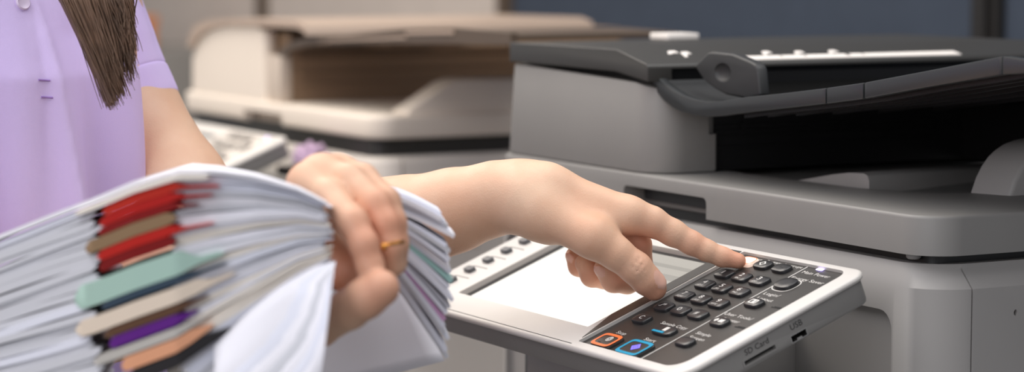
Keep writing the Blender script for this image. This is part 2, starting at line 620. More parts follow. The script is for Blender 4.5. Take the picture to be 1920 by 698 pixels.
    if detail:
        bm = bmesh.new()
        box(bm, 0.1041, 0.1049, -0.0675, 0.0795, T - 0.0003, T + 0.0003, m)
        for (s, u, v, w, h) in (('Reset', 0.0455, 0.0767, 0.0125, 0.0030), ('Program', 0.0665, 0.0770, 0.0180, 0.0030), ('Interrupt', 0.0905, 0.0770, 0.0220, 0.0030),
                                ('Main Power', 0.1245, 0.0722, 0.0320, 0.0036), ('Energy Saver', 0.1260, 0.0632, 0.0380, 0.0036),
                                ('Login/', 0.1175, 0.0378, 0.0180, 0.0036), ('Logout', 0.1190, 0.0307, 0.0190, 0.0036),
                                ('User Tools/', 0.1225, 0.0050, 0.0330, 0.0036), ('Counter', 0.1215, -0.0015, 0.0220, 0.0036),
                                ('Simple', 0.1205, -0.0238, 0.0175, 0.0036), ('Screen', 0.1210, -0.0300, 0.0185, 0.0036),
                                ('Sample Copy', 0.0810, -0.0222, 0.0330, 0.0036), ('Start', 0.0832, -0.0446, 0.0140, 0.0036), ('Stop', 0.0458, -0.0450, 0.0120, 0.0036)):
            text(bm, s, m, u, v, w, h, T + 0.0002)
        sub('key_lettering', bm, MARK, smooth=0)
        bm = bmesh.new()
        for (u, v) in ((0.1395, 0.0245), (0.1385, -0.0060)):
            text(bm, '\u00b7 USB', m, u, v, 0.0110, 0.0026, T + 0.0002)
        bm.clear()
        for (u, v) in ((0.1410, 0.0240), (0.1400, -0.0070)):
            for q in range(5):
                box(bm, u - 0.005 + q * 0.0022, u - 0.0035 + q * 0.0022, v - 0.0009, v + (0.0013 if q else 0.0002), T - 0.0001, T + 0.0002, m)
        sub('small_marks', bm, GROOVE, smooth=0)
    return hub


# ------------------------------------------------------------------ foreground copier
cop = empty('office_copier', (-0.14, 0.42, 0), 'grey office copier in front, its control panel under the pressing hand', 'copier')
YF = 0.13
# cabinet: rounded front corner, chamfered shoulder on the right side
bm = bmesh.new()
lowpts = rrect(-0.452, 0.1720, YF - 0.002, 0.70, (0.012, 0.040, 0.02, 0.012), 10)
toppts = rrect(-0.452, 0.1600, YF + 0.004, 0.69, (0.010, 0.036, 0.02, 0.010), 10)
levels = [(0.06, lowpts), (1.0175, lowpts), (1.0300, toppts), (1.0335, [(a * 0.994 - 0.0008, b * 0.992 + 0.003) for a, b in toppts])]
rings = [[bm.verts.new((a, b, z)) for a, b in p] for z, p in levels]
for a, b in zip(rings, rings[1:]):
    for k in range(len(a)):
        bm.faces.new((a[k], a[(k + 1) % len(a)], b[(k + 1) % len(a)], b[k]))
bm.faces.new(rings[0][::-1])
bm.faces.new(rings[-1])
cab = obj('cabinet', bm, LIGHT, cop)
cuts = []
b2 = bmesh.new()
prism(b2, rrect(-0.440, 0.1290, 0.10, 0.9990, 0.014, 5), YF - 0.05, YF + 0.0045, lambda a, b, c: (a, c, b))
bevel(b2, 0.003, 2)
cuts.append(b2)
b2 = bmesh.new()
box(b2, 0.1585, 0.20, 0.1640, 0.1653, 0.05, 1.05)
cuts.append(b2)
b2 = bmesh.new()
prism(b2, [(0.2030 + 0.0016 * math.cos(2 * math.pi * k / 12), 0.9985 + 0.0022 * math.sin(2 * math.pi * k / 12)) for k in range(12)], 0.1650, 0.2, lambda a, b, c: (c, a, b))
cuts.append(b2)
boolean(cab, cuts)
bm = bmesh.new()
prism(bm, rrect(-0.42, 0.14, 0.16, 0.66, 0.02), 0.0, 0.062)
obj('plinth', bm, DARK, cop)
for k in range(3):
    bm = bmesh.new()
    z0 = 0.12 + 0.2 * k
    prism(bm, rrect(-0.425, 0.115, z0, z0 + 0.185, 0.006, 3), YF - 0.004, YF + 0.012, lambda a, b, c: (a, c, b))
    bevel(bm, 0.003, 2)
    d = obj('paper_drawer', bm, LIGHT, cop)
    bm = bmesh.new()
    prism(bm, rrect(-0.235, -0.075, z0 + 0.125, z0 + 0.165, 0.008, 3), YF - 0.012, YF - 0.003, lambda a, b, c: (a, c, b))
    bevel(bm, 0.003, 2)
    obj('drawer_handle', bm, GREY, d)
# platen cover (the lid slab)
bm = bmesh.new()
prism(bm, rrect(-0.452, 0.1665, YF, 0.62, (0.010, 0.030, 0.02, 0.010), 10), 1.0405, 1.0685)
bevel(bm, 0.0026, 3, 50, sel=lambda e: all(v.co.z > 1.06 for v in e.verts))
lid = obj('platen_cover', bm, GREY, cop)
cuts = []
b2 = bmesh.new()
prism(b2, rrect(-0.2390, -0.1135, 1.02, 1.0572, 0.005, 4), YF - 0.05, YF + 0.022, lambda a, b, c: (a, c, b))
cuts.append(b2)
b2 = bmesh.new()   # sunken output tray behind the front band
prism(b2, [(-0.30, 0.2060), (-0.125, 0.2075), (-0.03, 0.2150), (0.02, 0.2320), (0.041, 0.2640), (0.060, 0.30), (0.11, 0.33), (0.1560, 0.335), (0.1560, 0.60), (-0.30, 0.60)], 1.0630, 1.09)
cuts.append(b2)
boolean(lid, cuts)
bm = bmesh.new()
prism(bm, rrect(-0.236, -0.117, 1.0445, 1.0570, 0.003, 3), YF + 0.0185, YF + 0.0215, lambda a, b, c: (a, c, b + (YF + 0.0215 - c) * 0.2))
obj('lid_grip', bm, DARK, cop)
bm = bmesh.new()   # dark underside and hinge gap between lid and cabinet
prism(bm, rrect(-0.44, 0.150, YF + 0.016, 0.60, 0.012), 1.0325, 1.0408)
obj('glass_frame', bm, BLACK, cop)
bm = bmesh.new()
c = on(1713, 478, 1, YF + 0.012)
tube(bm, [(c[0], c[1], 1.0409), (c[0], c[1], 1.0372), (c[0], c[1], 1.0360)], [0.0055, 0.0052, 0.004], 20)
obj('rubber_foot', bm, RUBBER, cop)
# output ramp and stop wall on the slab
bm = bmesh.new()
prof = [(-0.196, 1.0625), (-0.150, 1.0630), (-0.1253, 1.0655), (-0.098, 1.0705), (-0.071, 1.0755), (-0.050, 1.0785), (-0.030, 1.0795), (-0.0255, 1.0780), (-0.0235, 1.0745), (-0.0230, 1.0625)]
prism(bm, prof, 0.2200, 0.40, lambda a, b, c: (a - (c - 0.22) * 0.35, c, b - (c - 0.22) * 0.03))
bevel(bm, 0.0022, 3, 45)
obj('output_ramp', bm, LIGHT, cop)
bm = bmesh.new()
prism(bm, [(-0.035, 1.0628), (0.155, 1.0628), (0.155, 1.0890), (0.03, 1.0800)], 0.34, 0.60, lambda a, b, c: (a, c, b + (c - 0.34) * 0.02))
obj('output_tray_floor', bm, LIGHT, cop)
bm = bmesh.new()
prof = [(0.2640, 1.0625), (0.2665, 1.0700), (0.2705, 1.0800), (0.2761, 1.0889), (0.2820, 1.0955), (0.2880, 1.1000), (0.2960, 1.1042), (0.3060, 1.1070), (0.3200, 1.1088), (0.36, 1.1100), (0.42, 1.1100), (0.425, 1.1080), (0.425, 1.0625)]
prism(bm, prof, 0.040, 0.0745, lambda a, b, c: (c, a + (c - 0.040) * 0.33, b))
bevel(bm, 0.003, 3, 50)
obj('paper_stop', bm, LIGHT, cop)
# feeder housing (grey block with a rounded front right corner)
bm = bmesh.new()
prism(bm, rrect(-0.4482, -0.1945, YF + 0.0015, 0.1925, (0.012, 0.030, 0.002, 0.008), 12), 1.0690, 1.1520)
for v in bm.verts:
    if v.co.z < 1.1:
        continue
    v.co.x += 0.010 * (1 if v.co.x < -0.40 else 0)
    v.co.z = 1.1495 if v.co.x < -0.2525 else 1.1482 - 0.19 * (v.co.x + 0.2525)
v0 = [v for v in bm.verts]
bevel(bm, 0.0018, 2, 60)
fh = obj('feeder_housing', bm, GREY, cop)
b2 = bmesh.new()
box(b2, -0.2010, -0.18, 0.1845, 0.21, 1.1000, 1.2)
boolean(fh, [b2])
# black feeder side with long shallow ribs
bm = bmesh.new()
box(bm, -0.4380, -0.2020, 0.1920, 0.60, 1.0692, 1.1500)
box(bm, -0.4300, -0.2120, 0.1600, 0.555, 1.1400, 1.1550)
for z, w in ((1.0870, 0.0022), (1.0970, 0.0010), (1.1015, 0.0010), (1.1060, 0.0008)):
    box(bm, -0.2025, -0.2025 + 0.0035, 0.1935, 0.58, z, z + w)
obj('feeder_side', bm, BLACK, cop)
for k in range(5):
    bm = bmesh.new()
    c = on(1395 + k * 92, 236 + (k % 2) * 16, 0, -0.20)
    tube(bm, [(-0.2030, c[1], c[2]), (-0.1995, c[1], c[2])], 0.0035, 12)
    obj('feeder_roller_cap', bm, BLACK, cop)
# feeder lid: level top, sloping right side
bm = bmesh.new()
prof = [(-0.4350, 1.1512), (-0.4350, 1.1670), (-0.4335, 1.1682), (-0.2500, 1.1688), (-0.2022, 1.1585), (-0.2005, 1.1560), (-0.2005, 1.1440), (-0.2525, 1.1505)]
prism(bm, prof, YF - 0.001, 0.56, lambda a, b, c: (a, c, b))
bevel(bm, 0.0020, 3, 20)
fl = obj('feeder_lid', bm, LIDTOP, cop)
b2 = bmesh.new()
prism(b2, [(-0.2400, 1.1300), (-0.1900, 1.1300), (-0.1900, 1.1545), (-0.2400, 1.1545)], YF + 0.022, 0.545, lambda a, b, c: (a, c, b))
boolean(fl, [b2])
bm = bmesh.new()


def slope(x, y, h):
    return (x, y, 1.1688 - (x + 0.25) * 0.2155 + h)


box(bm, -0.2165, -0.2050, 0.212, 0.452, 0.0000, 0.0008, slope)
for k, (y, w) in enumerate(((0.268, 0.001), (0.292, 0.0012), (0.335, 0.0035), (0.352, 0.001))):
    box(bm, -0.2160, -0.2110, y, y + w, 0.0008, 0.0010, slope, 1)
obj('paper_size_label', bm, [LABEL, DARKMARK], cop, 0)
for (y, x0, L) in ((0.180, -0.232, 0.014), (0.170, -0.236, 0.008), (0.258, -0.228, 0.010), (0.290, -0.226, 0.008), (0.325, -0.226, 0.008)):
    bm = bmesh.new()
    prism(bm, [(x0, y), (x0 + L, y - 0.004), (x0 + L, y - 0.001), (x0 + 0.005, y + 0.003), (x0 + 0.005, y + 0.008), (x0 - 0.002, y + 0.008), (x0 - 0.002, y + 0.003)], 0.0004, 0.0010, slope)
    obj('lid_icon', bm, LABEL, cop, 0)
# feed tray rising to the right, with the deep front rim in three lengths
tp = [(-0.2110, 1.1535), (-0.1965, 1.1440), (-0.1800, 1.1385), (-0.1670, 1.1352), (-0.1500, 1.1328), (-0.1300, 1.1318), (-0.1100, 1.1332), (-0.0738, 1.1385), (-0.0300, 1.1432), (0.0300, 1.1505), (0.0763, 1.1567), (0.1500, 1.1686), (0.2289, 1.1817), (0.2600, 1.1800), (0.3200, 1.1775)]
bt = [(-0.2110, 1.1400), (-0.1965, 1.1300), (-0.1800, 1.1240), (-0.1670, 1.1215), (-0.1500, 1.1200), (-0.1300, 1.1196), (-0.1100, 1.1213), (-0.0738, 1.1262), (-0.0300, 1.1315), (0.0300, 1.1388), (0.0763, 1.1449), (0.1500, 1.1570), (0.2289, 1.1692), (0.2600, 1.1715), (0.3200, 1.1720)]
tx = [p[0] for p in tp]


def ztop(x):
    return float(np.interp(x, tx, [p[1] for p in tp]))


def zbot(x):
    return float(np.interp(x, tx, [p[1] for p in bt]))


def zone(bm, x0, x1, y0, y1, lo, hi, dlo=0.0, dhi=0.0, mi=0):
    xs = sorted(set([x0, x1] + [x for x in np.linspace(x0, x1, 40)]))
    a = [(x, hi(x) - dhi) for x in xs] + [(x, lo(x) + dlo) for x in xs[::-1]]
    return prism(bm, a, y0, y1, lambda a_, b_, c_: (a_, c_, b_), mi)


bm = bmesh.new()
for x0, x1 in ((-0.2105, 0.0298), (0.0314, 0.0756), (0.0772, 0.2289), (0.2289, 0.3200)):
    bb = bmesh.new()
    zone(bb, x0, x1, 0.1400, 0.1480, zbot, ztop)
    bevel(bb, 0.0012, 2, 50)
    me = bpy.data.meshes.new('t')
    bb.to_mesh(me)
    bb.free()
    bm.from_mesh(me)
    bpy.data.meshes.remove(me)
tr = obj('feed_tray', bm, RIMM, cop)
bm = bmesh.new()
zone(bm, -0.2000, -0.1350, 0.1475, 0.205, zbot, ztop, 0.0015, 0.0012)
zone(bm, -0.2000, -0.1350, 0.205, 0.46, zbot, lambda x: ztop(x) - 0.004, 0.0015, 0.0012, 1)
zone(bm, -0.1350, 0.3200, 0.1480, 0.46, zbot, lambda x: ztop(x) - 0.0085, 0.0015, 0, 1)
obj('tray_bed', bm, [DARK, mat('matt_black', (13, 13, 13), 0.95, spec=0.08)], tr)
bm = bmesh.new()
for k, y in enumerate((0.156, 0.178, 0.205, 0.24, 0.285, 0.34)):
    zone(bm, -0.10, 0.30, y, y + 0.006, lambda x: zbot(x) - 0.0025, lambda x: zbot(x) + 0.003)
obj('tray_rib', bm, BLACK, tr)
bm = bmesh.new()   # rear wall, added in black so the space under the tray stays dark
prism(bm, [(-0.21, 1.069), (0.155, 1.069), (0.155, 1.115), (0.28, 1.172), (-0.12, 1.125), (-0.21, 1.14)], 0.452, 0.466, lambda a, b, c: (a, c, b))
obj('tray_dark_wall', bm, BLACK, cop)
# sliding paper guide with a finger dimple
bm = bmesh.new()
gp = [on(x, y, 1, 0.158) for x, y in ((1301, 124), (1326, 99), (1334, 97), (1372, 101), (1406, 115), (1416, 121), (1420, 130), (1425, 180), (1400, 186), (1360, 178), (1338, 166), (1318, 150))]
gz = [(p[0], p[2]) for p in gp]
v0, v1, fs = prism(bm, gz, 0.158, 0.168, lambda a, b, c: (a, c, b))
bevel(bm, 0.0022, 3, 30)
gd = obj('paper_guide', bm, DARK, tr)
dc = on(1355, 136, 1, 0.158)
b2 = bmesh.new()
bmesh.ops.create_uvsphere(b2, u_segments=32, v_segments=20, radius=1.0)
for v in b2.verts:
    v.co = Vector((dc[0] + v.co.x * 0.0125, 0.1566 + v.co.y * 0.0062, dc[2] + v.co.z * 0.0078))
boolean(gd, [b2])
cpan = control_panel(cop, 0.0, 0.0, 1.001, True)
# arm that carries the panel
bm = bmesh.new()
prism(bm, [(-0.19, 0.900), (0.004, 0.900), (0.004, 0.9790), (-0.19, 0.9790)], 0.010, YF + 0.008, lambda a, b, c: (a, c, b))
bevel(bm, 0.005, 2)
arm_ = obj('panel_arm', bm, LIGHT, cop)
bm = bmesh.new()
prism(bm, rrect(-0.23, 0.055, 0.02, YF + 0.004, (0.03, 0.05, 0.002, 0.002), 8), 0.860, 0.930)
bevel(bm, 0.004, 2, 60)
obj('arm_bracket', bm, BLACK, arm_)

bm = bmesh.new()
prism(bm, rrect(-0.428, -0.396, 0.270, 0.305, 0.003, 3), 1.1688, 1.1745)
bevel(bm, 0.0012, 2)
o = rehome(obj('note_pad', bm, LABEL))
tag(o, 'small white note pad at the far left edge of the dark feeder lid', 'note pad')

# ------------------------------------------------------------------ copier behind
bg = empty('office_copier', (-1.19, 0.5, 0), 'blurred cream copier standing behind at left with brown smoked lid', 'copier')
BY = 0.226
bm = bmesh.new()
prism(bm, rrect(-1.50, -0.925, BY + 0.004, 0.78, (0.01, 0.035, 0.02, 0.01), 8), 0.06, 1.024)
bevel(bm, 0.008, 3, 60, sel=lambda e: all(v.co.z > 1.0 for v in e.verts))
cab = obj('cabinet', bm, BGBODY, bg)
cuts = []
b2 = bmesh.new()
box(b2, -0.932, -0.90, 0.2615, 0.2635, 0.05, 1.05)
cuts.append(b2)
b2 = bmesh.new()
z_ = on(890, 463, 0, -0.925)[2]
box(b2, -0.929, -0.90, 0.30, 0.355, z_ - 0.0022, z_ + 0.0022)
cuts.append(b2)
boolean(cab, cuts)
bm = bmesh.new()
prism(bm, rrect(-1.47, -0.96, 0.26, 0.74, 0.02), 0.0, 0.062)
obj('plinth', bm, DARK, bg)
bm = bmesh.new()
prism(bm, rrect(-1.48, -0.942, BY + 0.010, 0.74, 0.016), 1.0235, 1.0445)
obj('glass_frame', bm, LIDTOP, bg)
bm = bmesh.new()
prism(bm, rrect(-1.485, -0.927, BY, 0.74, (0.012, 0.032, 0.02, 0.012), 8), 1.0435, 1.0690)
bevel(bm, 0.004, 3, 50)
lid = obj('platen_cover', bm, CREAM, bg)
b2 = bmesh.new()
prism(b2, rrect(-1.2870, -1.1710, 1.02, 1.0570, 0.004, 3), BY - 0.05, BY + 0.022, lambda a, b, c: (a, c, b))
boolean(lid, [b2])
bm = bmesh.new()
box(bm, -1.284, -1.174, BY + 0.017, BY + 0.0215, 1.0405, 1.0490)
obj('lid_grip', bm, CREAM2, bg)
bm = bmesh.new()
pts = [(-1.4612, 1.0692), (-1.4598, 1.1107), (-1.4500, 1.1260), (-1.4367, 1.1370), (-1.4120, 1.1470), (-1.3825, 1.1540), (-1.3303, 1.1592), (-1.2632, 1.1580), (-1.2420, 1.1560), (-1.2330, 1.1510), (-1.2320, 1.0692)]
prism(bm, pts, BY + 0.003, 0.250, lambda a, b, c: (a, c, b))
bevel(bm, 0.010, 5, 60, sel=lambda e: all(v.co.x > -1.25 for v in e.verts) and abs(e.verts[0].co.z - e.verts[1].co.z) > 0.05)
obj('feeder_housing', bm, CREAM, bg)
bm = bmesh.new()
box(bm, -1.2325, -1.1935, 0.234, 0.250, 1.0692, 1.1250)
bevel(bm, 0.003, 2)
obj('feeder_inner_block', bm, CREAM2, bg)
bm = bmesh.new()
pts = [(-1.4640, 1.1300), (-1.4560, 1.1440), (-1.4380, 1.1570), (-1.4000, 1.1645), (-1.33, 1.1690), (-1.12, 1.1710), (-1.0950, 1.1660), (-1.0900, 1.1560), (-1.0960, 1.1560), (-1.1020, 1.1600), (-1.12, 1.1625), (-1.2300, 1.1625), (-1.3303, 1.1612), (-1.3825, 1.1562), (-1.4120, 1.1492), (-1.4367, 1.1392), (-1.4500, 1.1282)]
prism(bm, pts, BY - 0.003, 0.60, lambda a, b, c: (a, c, b - 0.004))
obj('feeder_lid', bm, BROWNLID, bg)
bm = bmesh.new()
box(bm, -1.45, -1.196, 0.249, 0.70, 1.0692, 1.150)
box(bm, -1.24, -1.10, 0.33, 0.60, 1.135, 1.1575)
for z in (1.088, 1.101, 1.118):
    box(bm, -1.1965, -1.190, 0.26, 0.69, z, z + 0.003)
obj('feeder_side', bm, HAZED, bg)
bm = bmesh.new()
rim_t = [(-1.2250, 1.1200), (-1.1950, 1.1330), (-1.1600, 1.1430), (-1.1100, 1.1490), (-1.0000, 1.1560), (-0.8600, 1.1660), (-0.76, 1.1700), (-0.63, 1.1685)]
rim_b = [(-1.2250, 1.1140), (-1.1950, 1.1240), (-1.1600, 1.1340), (-1.1100, 1.1400), (-1.0000, 1.1450), (-0.8600, 1.1500), (-0.76, 1.1535), (-0.63, 1.1570)]
prism(bm, rim_t + rim_b[::-1], 0.236, 0.244, lambda a, b, c: (a, c, b))
prism(bm, [(a, b - 0.002) for a, b in rim_t] + [(a, b + 0.004) for a, b in rim_b[::-1]], 0.244, 0.43, lambda a, b, c: (a, c, b))
obj('feed_tray', bm, BGTRAY, bg)
bm = bmesh.new()
for (a0, a1, z0, z1) in ((-1.06, -0.86, 0.33, 0.5), (-0.86, -0.75, 0.6, 0.85)):
    xs = np.linspace(a0, a1, 12)
    pt = [(x, np.interp(x, [p[0] for p in rim_b], [p[1] for p in rim_b]) * (1 - z1) + z1 * np.interp(x, [p[0] for p in rim_t], [p[1] for p in rim_t])) for x in xs]
    pb = [(x, np.interp(x, [p[0] for p in rim_b], [p[1] for p in rim_b]) * (1 - z0) + z0 * np.interp(x, [p[0] for p in rim_t], [p[1] for p in rim_t])) for x in xs[::-1]]
    prism(bm, pt + pb, 0.2345, 0.2362, lambda a, b, c: (a, c, b))
obj('rim_highlight', bm, BROWNLID, bg)  # painted highlights: paler strips laid along the rim
# tall output fence on the right edge of its slab
bm = bmesh.new()
f_ = [on(x, y, 0, -0.975) for x, y in ((735, 206), (780, 176), (812, 153), (828, 147), (850, 145), (1000, 146))]
pts = [(p[1], p[2]) for p in f_]
pts = [(pts[0][0], 1.068)] + pts + [(pts[-1][0], 1.068)]
prism(bm, pts, -0.975, -0.935, lambda a, b, c: (c, a, b))
bevel(bm, 0.003, 3, 30)
obj('paper_stop', bm, CREAM, bg)
control_panel(bg, -1.1935, 0.093, 1.008, False)
bm = bmesh.new()
prism(bm, rrect(-1.30, -1.06, 0.95, 0.99, 0.01, 3), 0.10, BY + 0.01, lambda a, b, c: (a, c, b))
obj('panel_arm', bm, GREY, bg)
bm = bmesh.new()
s0, s1 = on(556, 309, 1, 0.19), on(632, 322, 1, 0.19)
box(bm, s0[0], s1[0], 0.165, BY + 0.006, s0[2] - 0.010, s0[2])
bevel(bm, 0.002, 2)
obj('accessory_shelf', bm, BLACK, bg)
# purple cloth on the little shelf
bm = bmesh.new()
bmesh.ops.create_icosphere(bm, subdivisions=4, radius=1.0)
pc = (on(583, 295, 1, 0.195) + on(583, 309, 1, 0.195)) / 2
for v in bm.verts:
    q = v.co.copy()
    w = 1 + 0.18 * math.sin(9 * q.x + 2) * math.cos(7 * q.y) + 0.1 * math.sin(15 * q.z + 5 * q.x)
    v.co = Vector((pc[0] + q.x * 0.026 * w, 0.195 + q.y * 0.018 * w, s0[2] + 0.0005 + max(0, (q.z + 0.55)) * 0.0145 * w))
o = rehome(obj('cloth', bm, PURPLE, None, 0))
o.data.shade_smooth()
tag(o, 'small purple cloth bundle lying on the dark shelf of the rear copier', 'cloth')

# orange-brown box on a cabinet far behind
bm = bmesh.new()
c = on(280, 92, 1, 1.0)
prism(bm, rrect(c[0] - 0.35, c[0] + 0.12, 0.86, 1.15, 0.005, 2), 0.0, c[2])
bevel(bm, 0.003, 2)
o = rehome(obj('storage_cabinet', bm, GREY))
tag(o, 'grey low cabinet behind the person carrying an orange-brown box', 'cabinet')
bm = bmesh.new()
p0, p1 = on(205, 30, 1, 0.95), on(294, 30, 1, 1.02)
prism(bm, rrect(p0[0], p1[0], 0.95, 1.02, 0.004, 2), c[2] + 0.0003, p0[2])
bevel(bm, 0.002, 2)
ob = rehome(obj('cardboard_box', bm, BOXM))
tag(ob, 'orange-brown cardboard box half hidden behind the lilac sleeve', 'box')
bm = bmesh.new()
prism(bm, rrect(p0[0] - 0.003, p1[0] + 0.003, 0.947, 1.023, 0.004, 2), p0[2] - 0.018, p0[2] + 0.002)
obj('box_lid', bm, BOXM, ob)


# ------------------------------------------------------------------ signed-distance modelling for the body and the shirt
def cl(p):
    """camera-level coordinates (right, forward, up) of a world point"""
    d = np.asarray(p, float) - CAM
    return np.array([d @ RT, d @ FL, d[2]])


def A(x, y, z):
    return cl(at(x, y, z))


class Grid:
    def __init__(s, lo, hi, h):
        s.lo = np.array(lo, float)
        s.h = h
        s.n = np.ceil((np.array(hi) - s.lo) / h).astype(int) + 1
        s.ax = [(s.lo[i] + h * np.arange(s.n[i])).astype(np.float32) for i in range(3)]

    def new(s, v=1.0):
        return np.full(s.n, v, np.float32)

    def sl(s, lo, hi):
        a = np.clip(np.floor((np.array(lo) - s.lo) / s.h).astype(int), 0, s.n)
        b = np.clip(np.ceil((np.array(hi) - s.lo) / s.h).astype(int) + 1, 0, s.n)
        return tuple(slice(int(a[i]), int(b[i])) for i in range(3))

    def pts(s, q):
        return s.ax[0][q[0]][:, None, None], s.ax[1][q[1]][None, :, None], s.ax[2][q[2]][None, None, :]


def smin(a, b, k):
    h = np.maximum(k - np.abs(a - b), 0) / k
    return np.minimum(a, b) - h * h * k * 0.25


def cap_d(X, Y, Z, a, b, ra, rb, flat=None):
    ba = b - a
    L = float(ba @ ba) + 1e-12
    x, y, z = X - a[0], Y - a[1], Z - a[2]
    t = np.clip((x * ba[0] + y * ba[1] + z * ba[2]) / L, 0, 1)
    dx, dy, dz = x - t * ba[0], y - t * ba[1], z - t * ba[2]
    return np.sqrt(dx * dx + dy * dy + dz * dz) - (ra + (rb - ra) * t)


def cap(G, D, a, b, ra, rb, k=0.006):
    a, b = np.asarray(a, float), np.asarray(b, float)
    mg = max(ra, rb) + k + 4 * G.h + 0.008
    q = G.sl(np.minimum(a, b) - mg, np.maximum(a, b) + mg)
    if min(s.stop - s.start for s in q) <= 0:
        return
    d = cap_d(*G.pts(q), a, b, ra, rb)
    D[q] = smin(D[q], d.astype(np.float32), k)


def groove(G, D, a, b, r, k=0.002):
    a, b = np.asarray(a, float), np.asarray(b, float)
    mg = r + k + 3 * G.h
    q = G.sl(np.minimum(a, b) - mg, np.maximum(a, b) + mg)
    d = -cap_d(*G.pts(q), a, b, r, r)
    D[q] = -smin(-D[q], -d.astype(np.float32), k)


def chain(G, D, pts, rs, k=0.004):
    for i in range(len(pts) - 1):
        cap(G, D, pts[i], pts[i + 1], rs[i], rs[i + 1], k)


def ell(G, D, c, ax, rad, k=0.001):
    """ellipsoid with axes ax (3x3 rows) and radii rad"""
    c = np.asarray(c, float)
    mg = max(rad) + k + 3 * G.h
    q = G.sl(c - mg, c + mg)
    X, Y, Z = G.pts(q)
    x, y, z = X - c[0], Y - c[1], Z - c[2]
    s = 0
    for i in range(3):
        s = s + ((x * ax[i][0] + y * ax[i][1] + z * ax[i][2]) / rad[i]) ** 2
    d = (np.sqrt(s) - 1) * min(rad)
    D[q] = smin(D[q], d.astype(np.float32), k)


def nets(G, D):
    """surface nets: quads of the zero level"""
    S = D < 0
    n = G.n
    cnt = np.zeros(n - 1, np.int8)
    for i in (0, 1):
        for j in (0, 1):
            for k in (0, 1):
                cnt += S[i:n[0] - 1 + i, j:n[1] - 1 + j, k:n[2] - 1 + k]
    cells = np.argwhere((cnt > 0) & (cnt < 8))
    idx = np.full(n - 1, -1, np.int32)
    idx[tuple(cells.T)] = np.arange(len(cells))
    acc = np.zeros((len(cells), 3))
    num = np.zeros(len(cells))
    corners = [(i, j, k) for i in (0, 1) for j in (0, 1) for k in (0, 1)]
    val = {c: D[cells[:, 0] + c[0], cells[:, 1] + c[1], cells[:, 2] + c[2]].astype(float) for c in corners}
    for c in corners:
        for ax in range(3):
            if c[ax] == 0:
                d = list(c)
                d[ax] = 1
                d = tuple(d)
                v0, v1 = val[c], val[d]
                mk = (v0 < 0) != (v1 < 0)
                t = np.where(mk, v0 / np.where(mk, v0 - v1, 1), 0)
                p = np.tile(np.array(c, float), (len(cells), 1))
                p[:, ax] += t
                acc += np.where(mk[:, None], p, 0)
                num += mk
    V = G.lo + G.h * (cells + acc / num[:, None])
    faces = []
    for ax in range(3):
        u, w = (ax + 1) % 3, (ax + 2) % 3
        s0 = [slice(None)] * 3
        s1 = [slice(None)] * 3
        s0[ax] = slice(0, n[ax] - 1)
        s1[ax] = slice(1, n[ax])
        A0, A1 = S[tuple(s0)], S[tuple(s1)]
        e = np.argwhere(A0 != A1)
        e = e[(e[:, u] > 0) & (e[:, w] > 0) & (e[:, u] < n[u] - 1) & (e[:, w] < n[w] - 1)]
        flip = A0[tuple(e.T)]
        q = []
        for du, dw in ((-1, -1), (0, -1), (0, 0), (-1, 0)):
            c = e.copy()
            c[:, u] += du
            c[:, w] += dw
            q.append(idx[tuple(c.T)])
        q = np.stack(q, 1)
        q[~flip] = q[~flip][:, ::-1]
        faces.append(q)
    F = np.concatenate(faces)
    F = F[(F >= 0).all(1)]
    return V, F


def to_world(V):
    return CAM + V[:, :1] * RT + V[:, 1:2] * FL + V[:, 2:3] * UP


def np_mesh(name, V, F):
    me = bpy.data.meshes.new(name)
    me.vertices.add(len(V))
    me.vertices.foreach_set('co', np.asarray(V, np.float32).ravel())
    me.loops.add(F.size)
    me.loops.foreach_set('vertex_index', F.ravel().astype(np.int32))
    me.polygons.add(len(F))
    me.polygons.foreach_set('loop_start', np.arange(0, F.size, F.shape[1], dtype=np.int32))
    me.polygons.foreach_set('loop_total', np.full(len(F), F.shape[1], np.int32))
    me.update(calc_edges=True)
    me.validate()
    return me


# ------------------------------------------------------------------ the person
TCx, TCd = -0.4315, 1.885                       # middle of the trunk: right, forward
PHI = R_(42)
FACE = np.array([math.sin(PHI), -math.cos(PHI), 0.0])      # facing direction in (right, forward, up)
LEFT = np.array([math.cos(PHI), math.sin(PHI), 0.0])


def zl(z):
    return z - CAM[2]


def trunk(lat, side, z):
    return np.array([TCx, TCd, zl(z)]) + FACE * lat + LEFT * side


person = empty('person', tuple((CAM + TCx * RT + TCd * FL)[:2]) + (0.0,), 'person in a lilac short-sleeved shirt holding papers and pressing a copier key', 'person')

nails, flush = [], []
L_sh, L_hem, L_el = A(60, -200, 1.968), A(237, 212, 1.955), A(392, 455, 1.890)
h_arm = 0.0014
lowc = np.min([L_sh, L_el, A(1400, 600, 1.74), A(60, 455, 1.74)], 0) - 0.075
hic = np.max([L_sh, A(1410, 300, 1.90), L_el, A(1410, -200, 1.99)], 0) + 0.075
lowc[0] = A(150, 0, 1.98)[0]                   # shoulder cap comes from the coarse trunk grid
G = Grid(lowc, [hic[0] - 0.045, hic[1], A(100, -40, 1.97)[2]], h_arm)
D = G.new()
fore = [L_el, A(545, 452, 1.874), A(680, 436, 1.858), A(760, 421, 1.849), A(850, 395, 1.838), A(930, 372, 1.828), A(985, 365, 1.821)]
chain(G, D, [L_sh, L_hem, A(330, 352, 1.923), L_el], [0.050, 0.0405, 0.0385, 0.037], 0.01)
chain(G, D, fore, [0.037, 0.0395, 0.0365, 0.0335, 0.0285, 0.0245, 0.0228], 0.012)
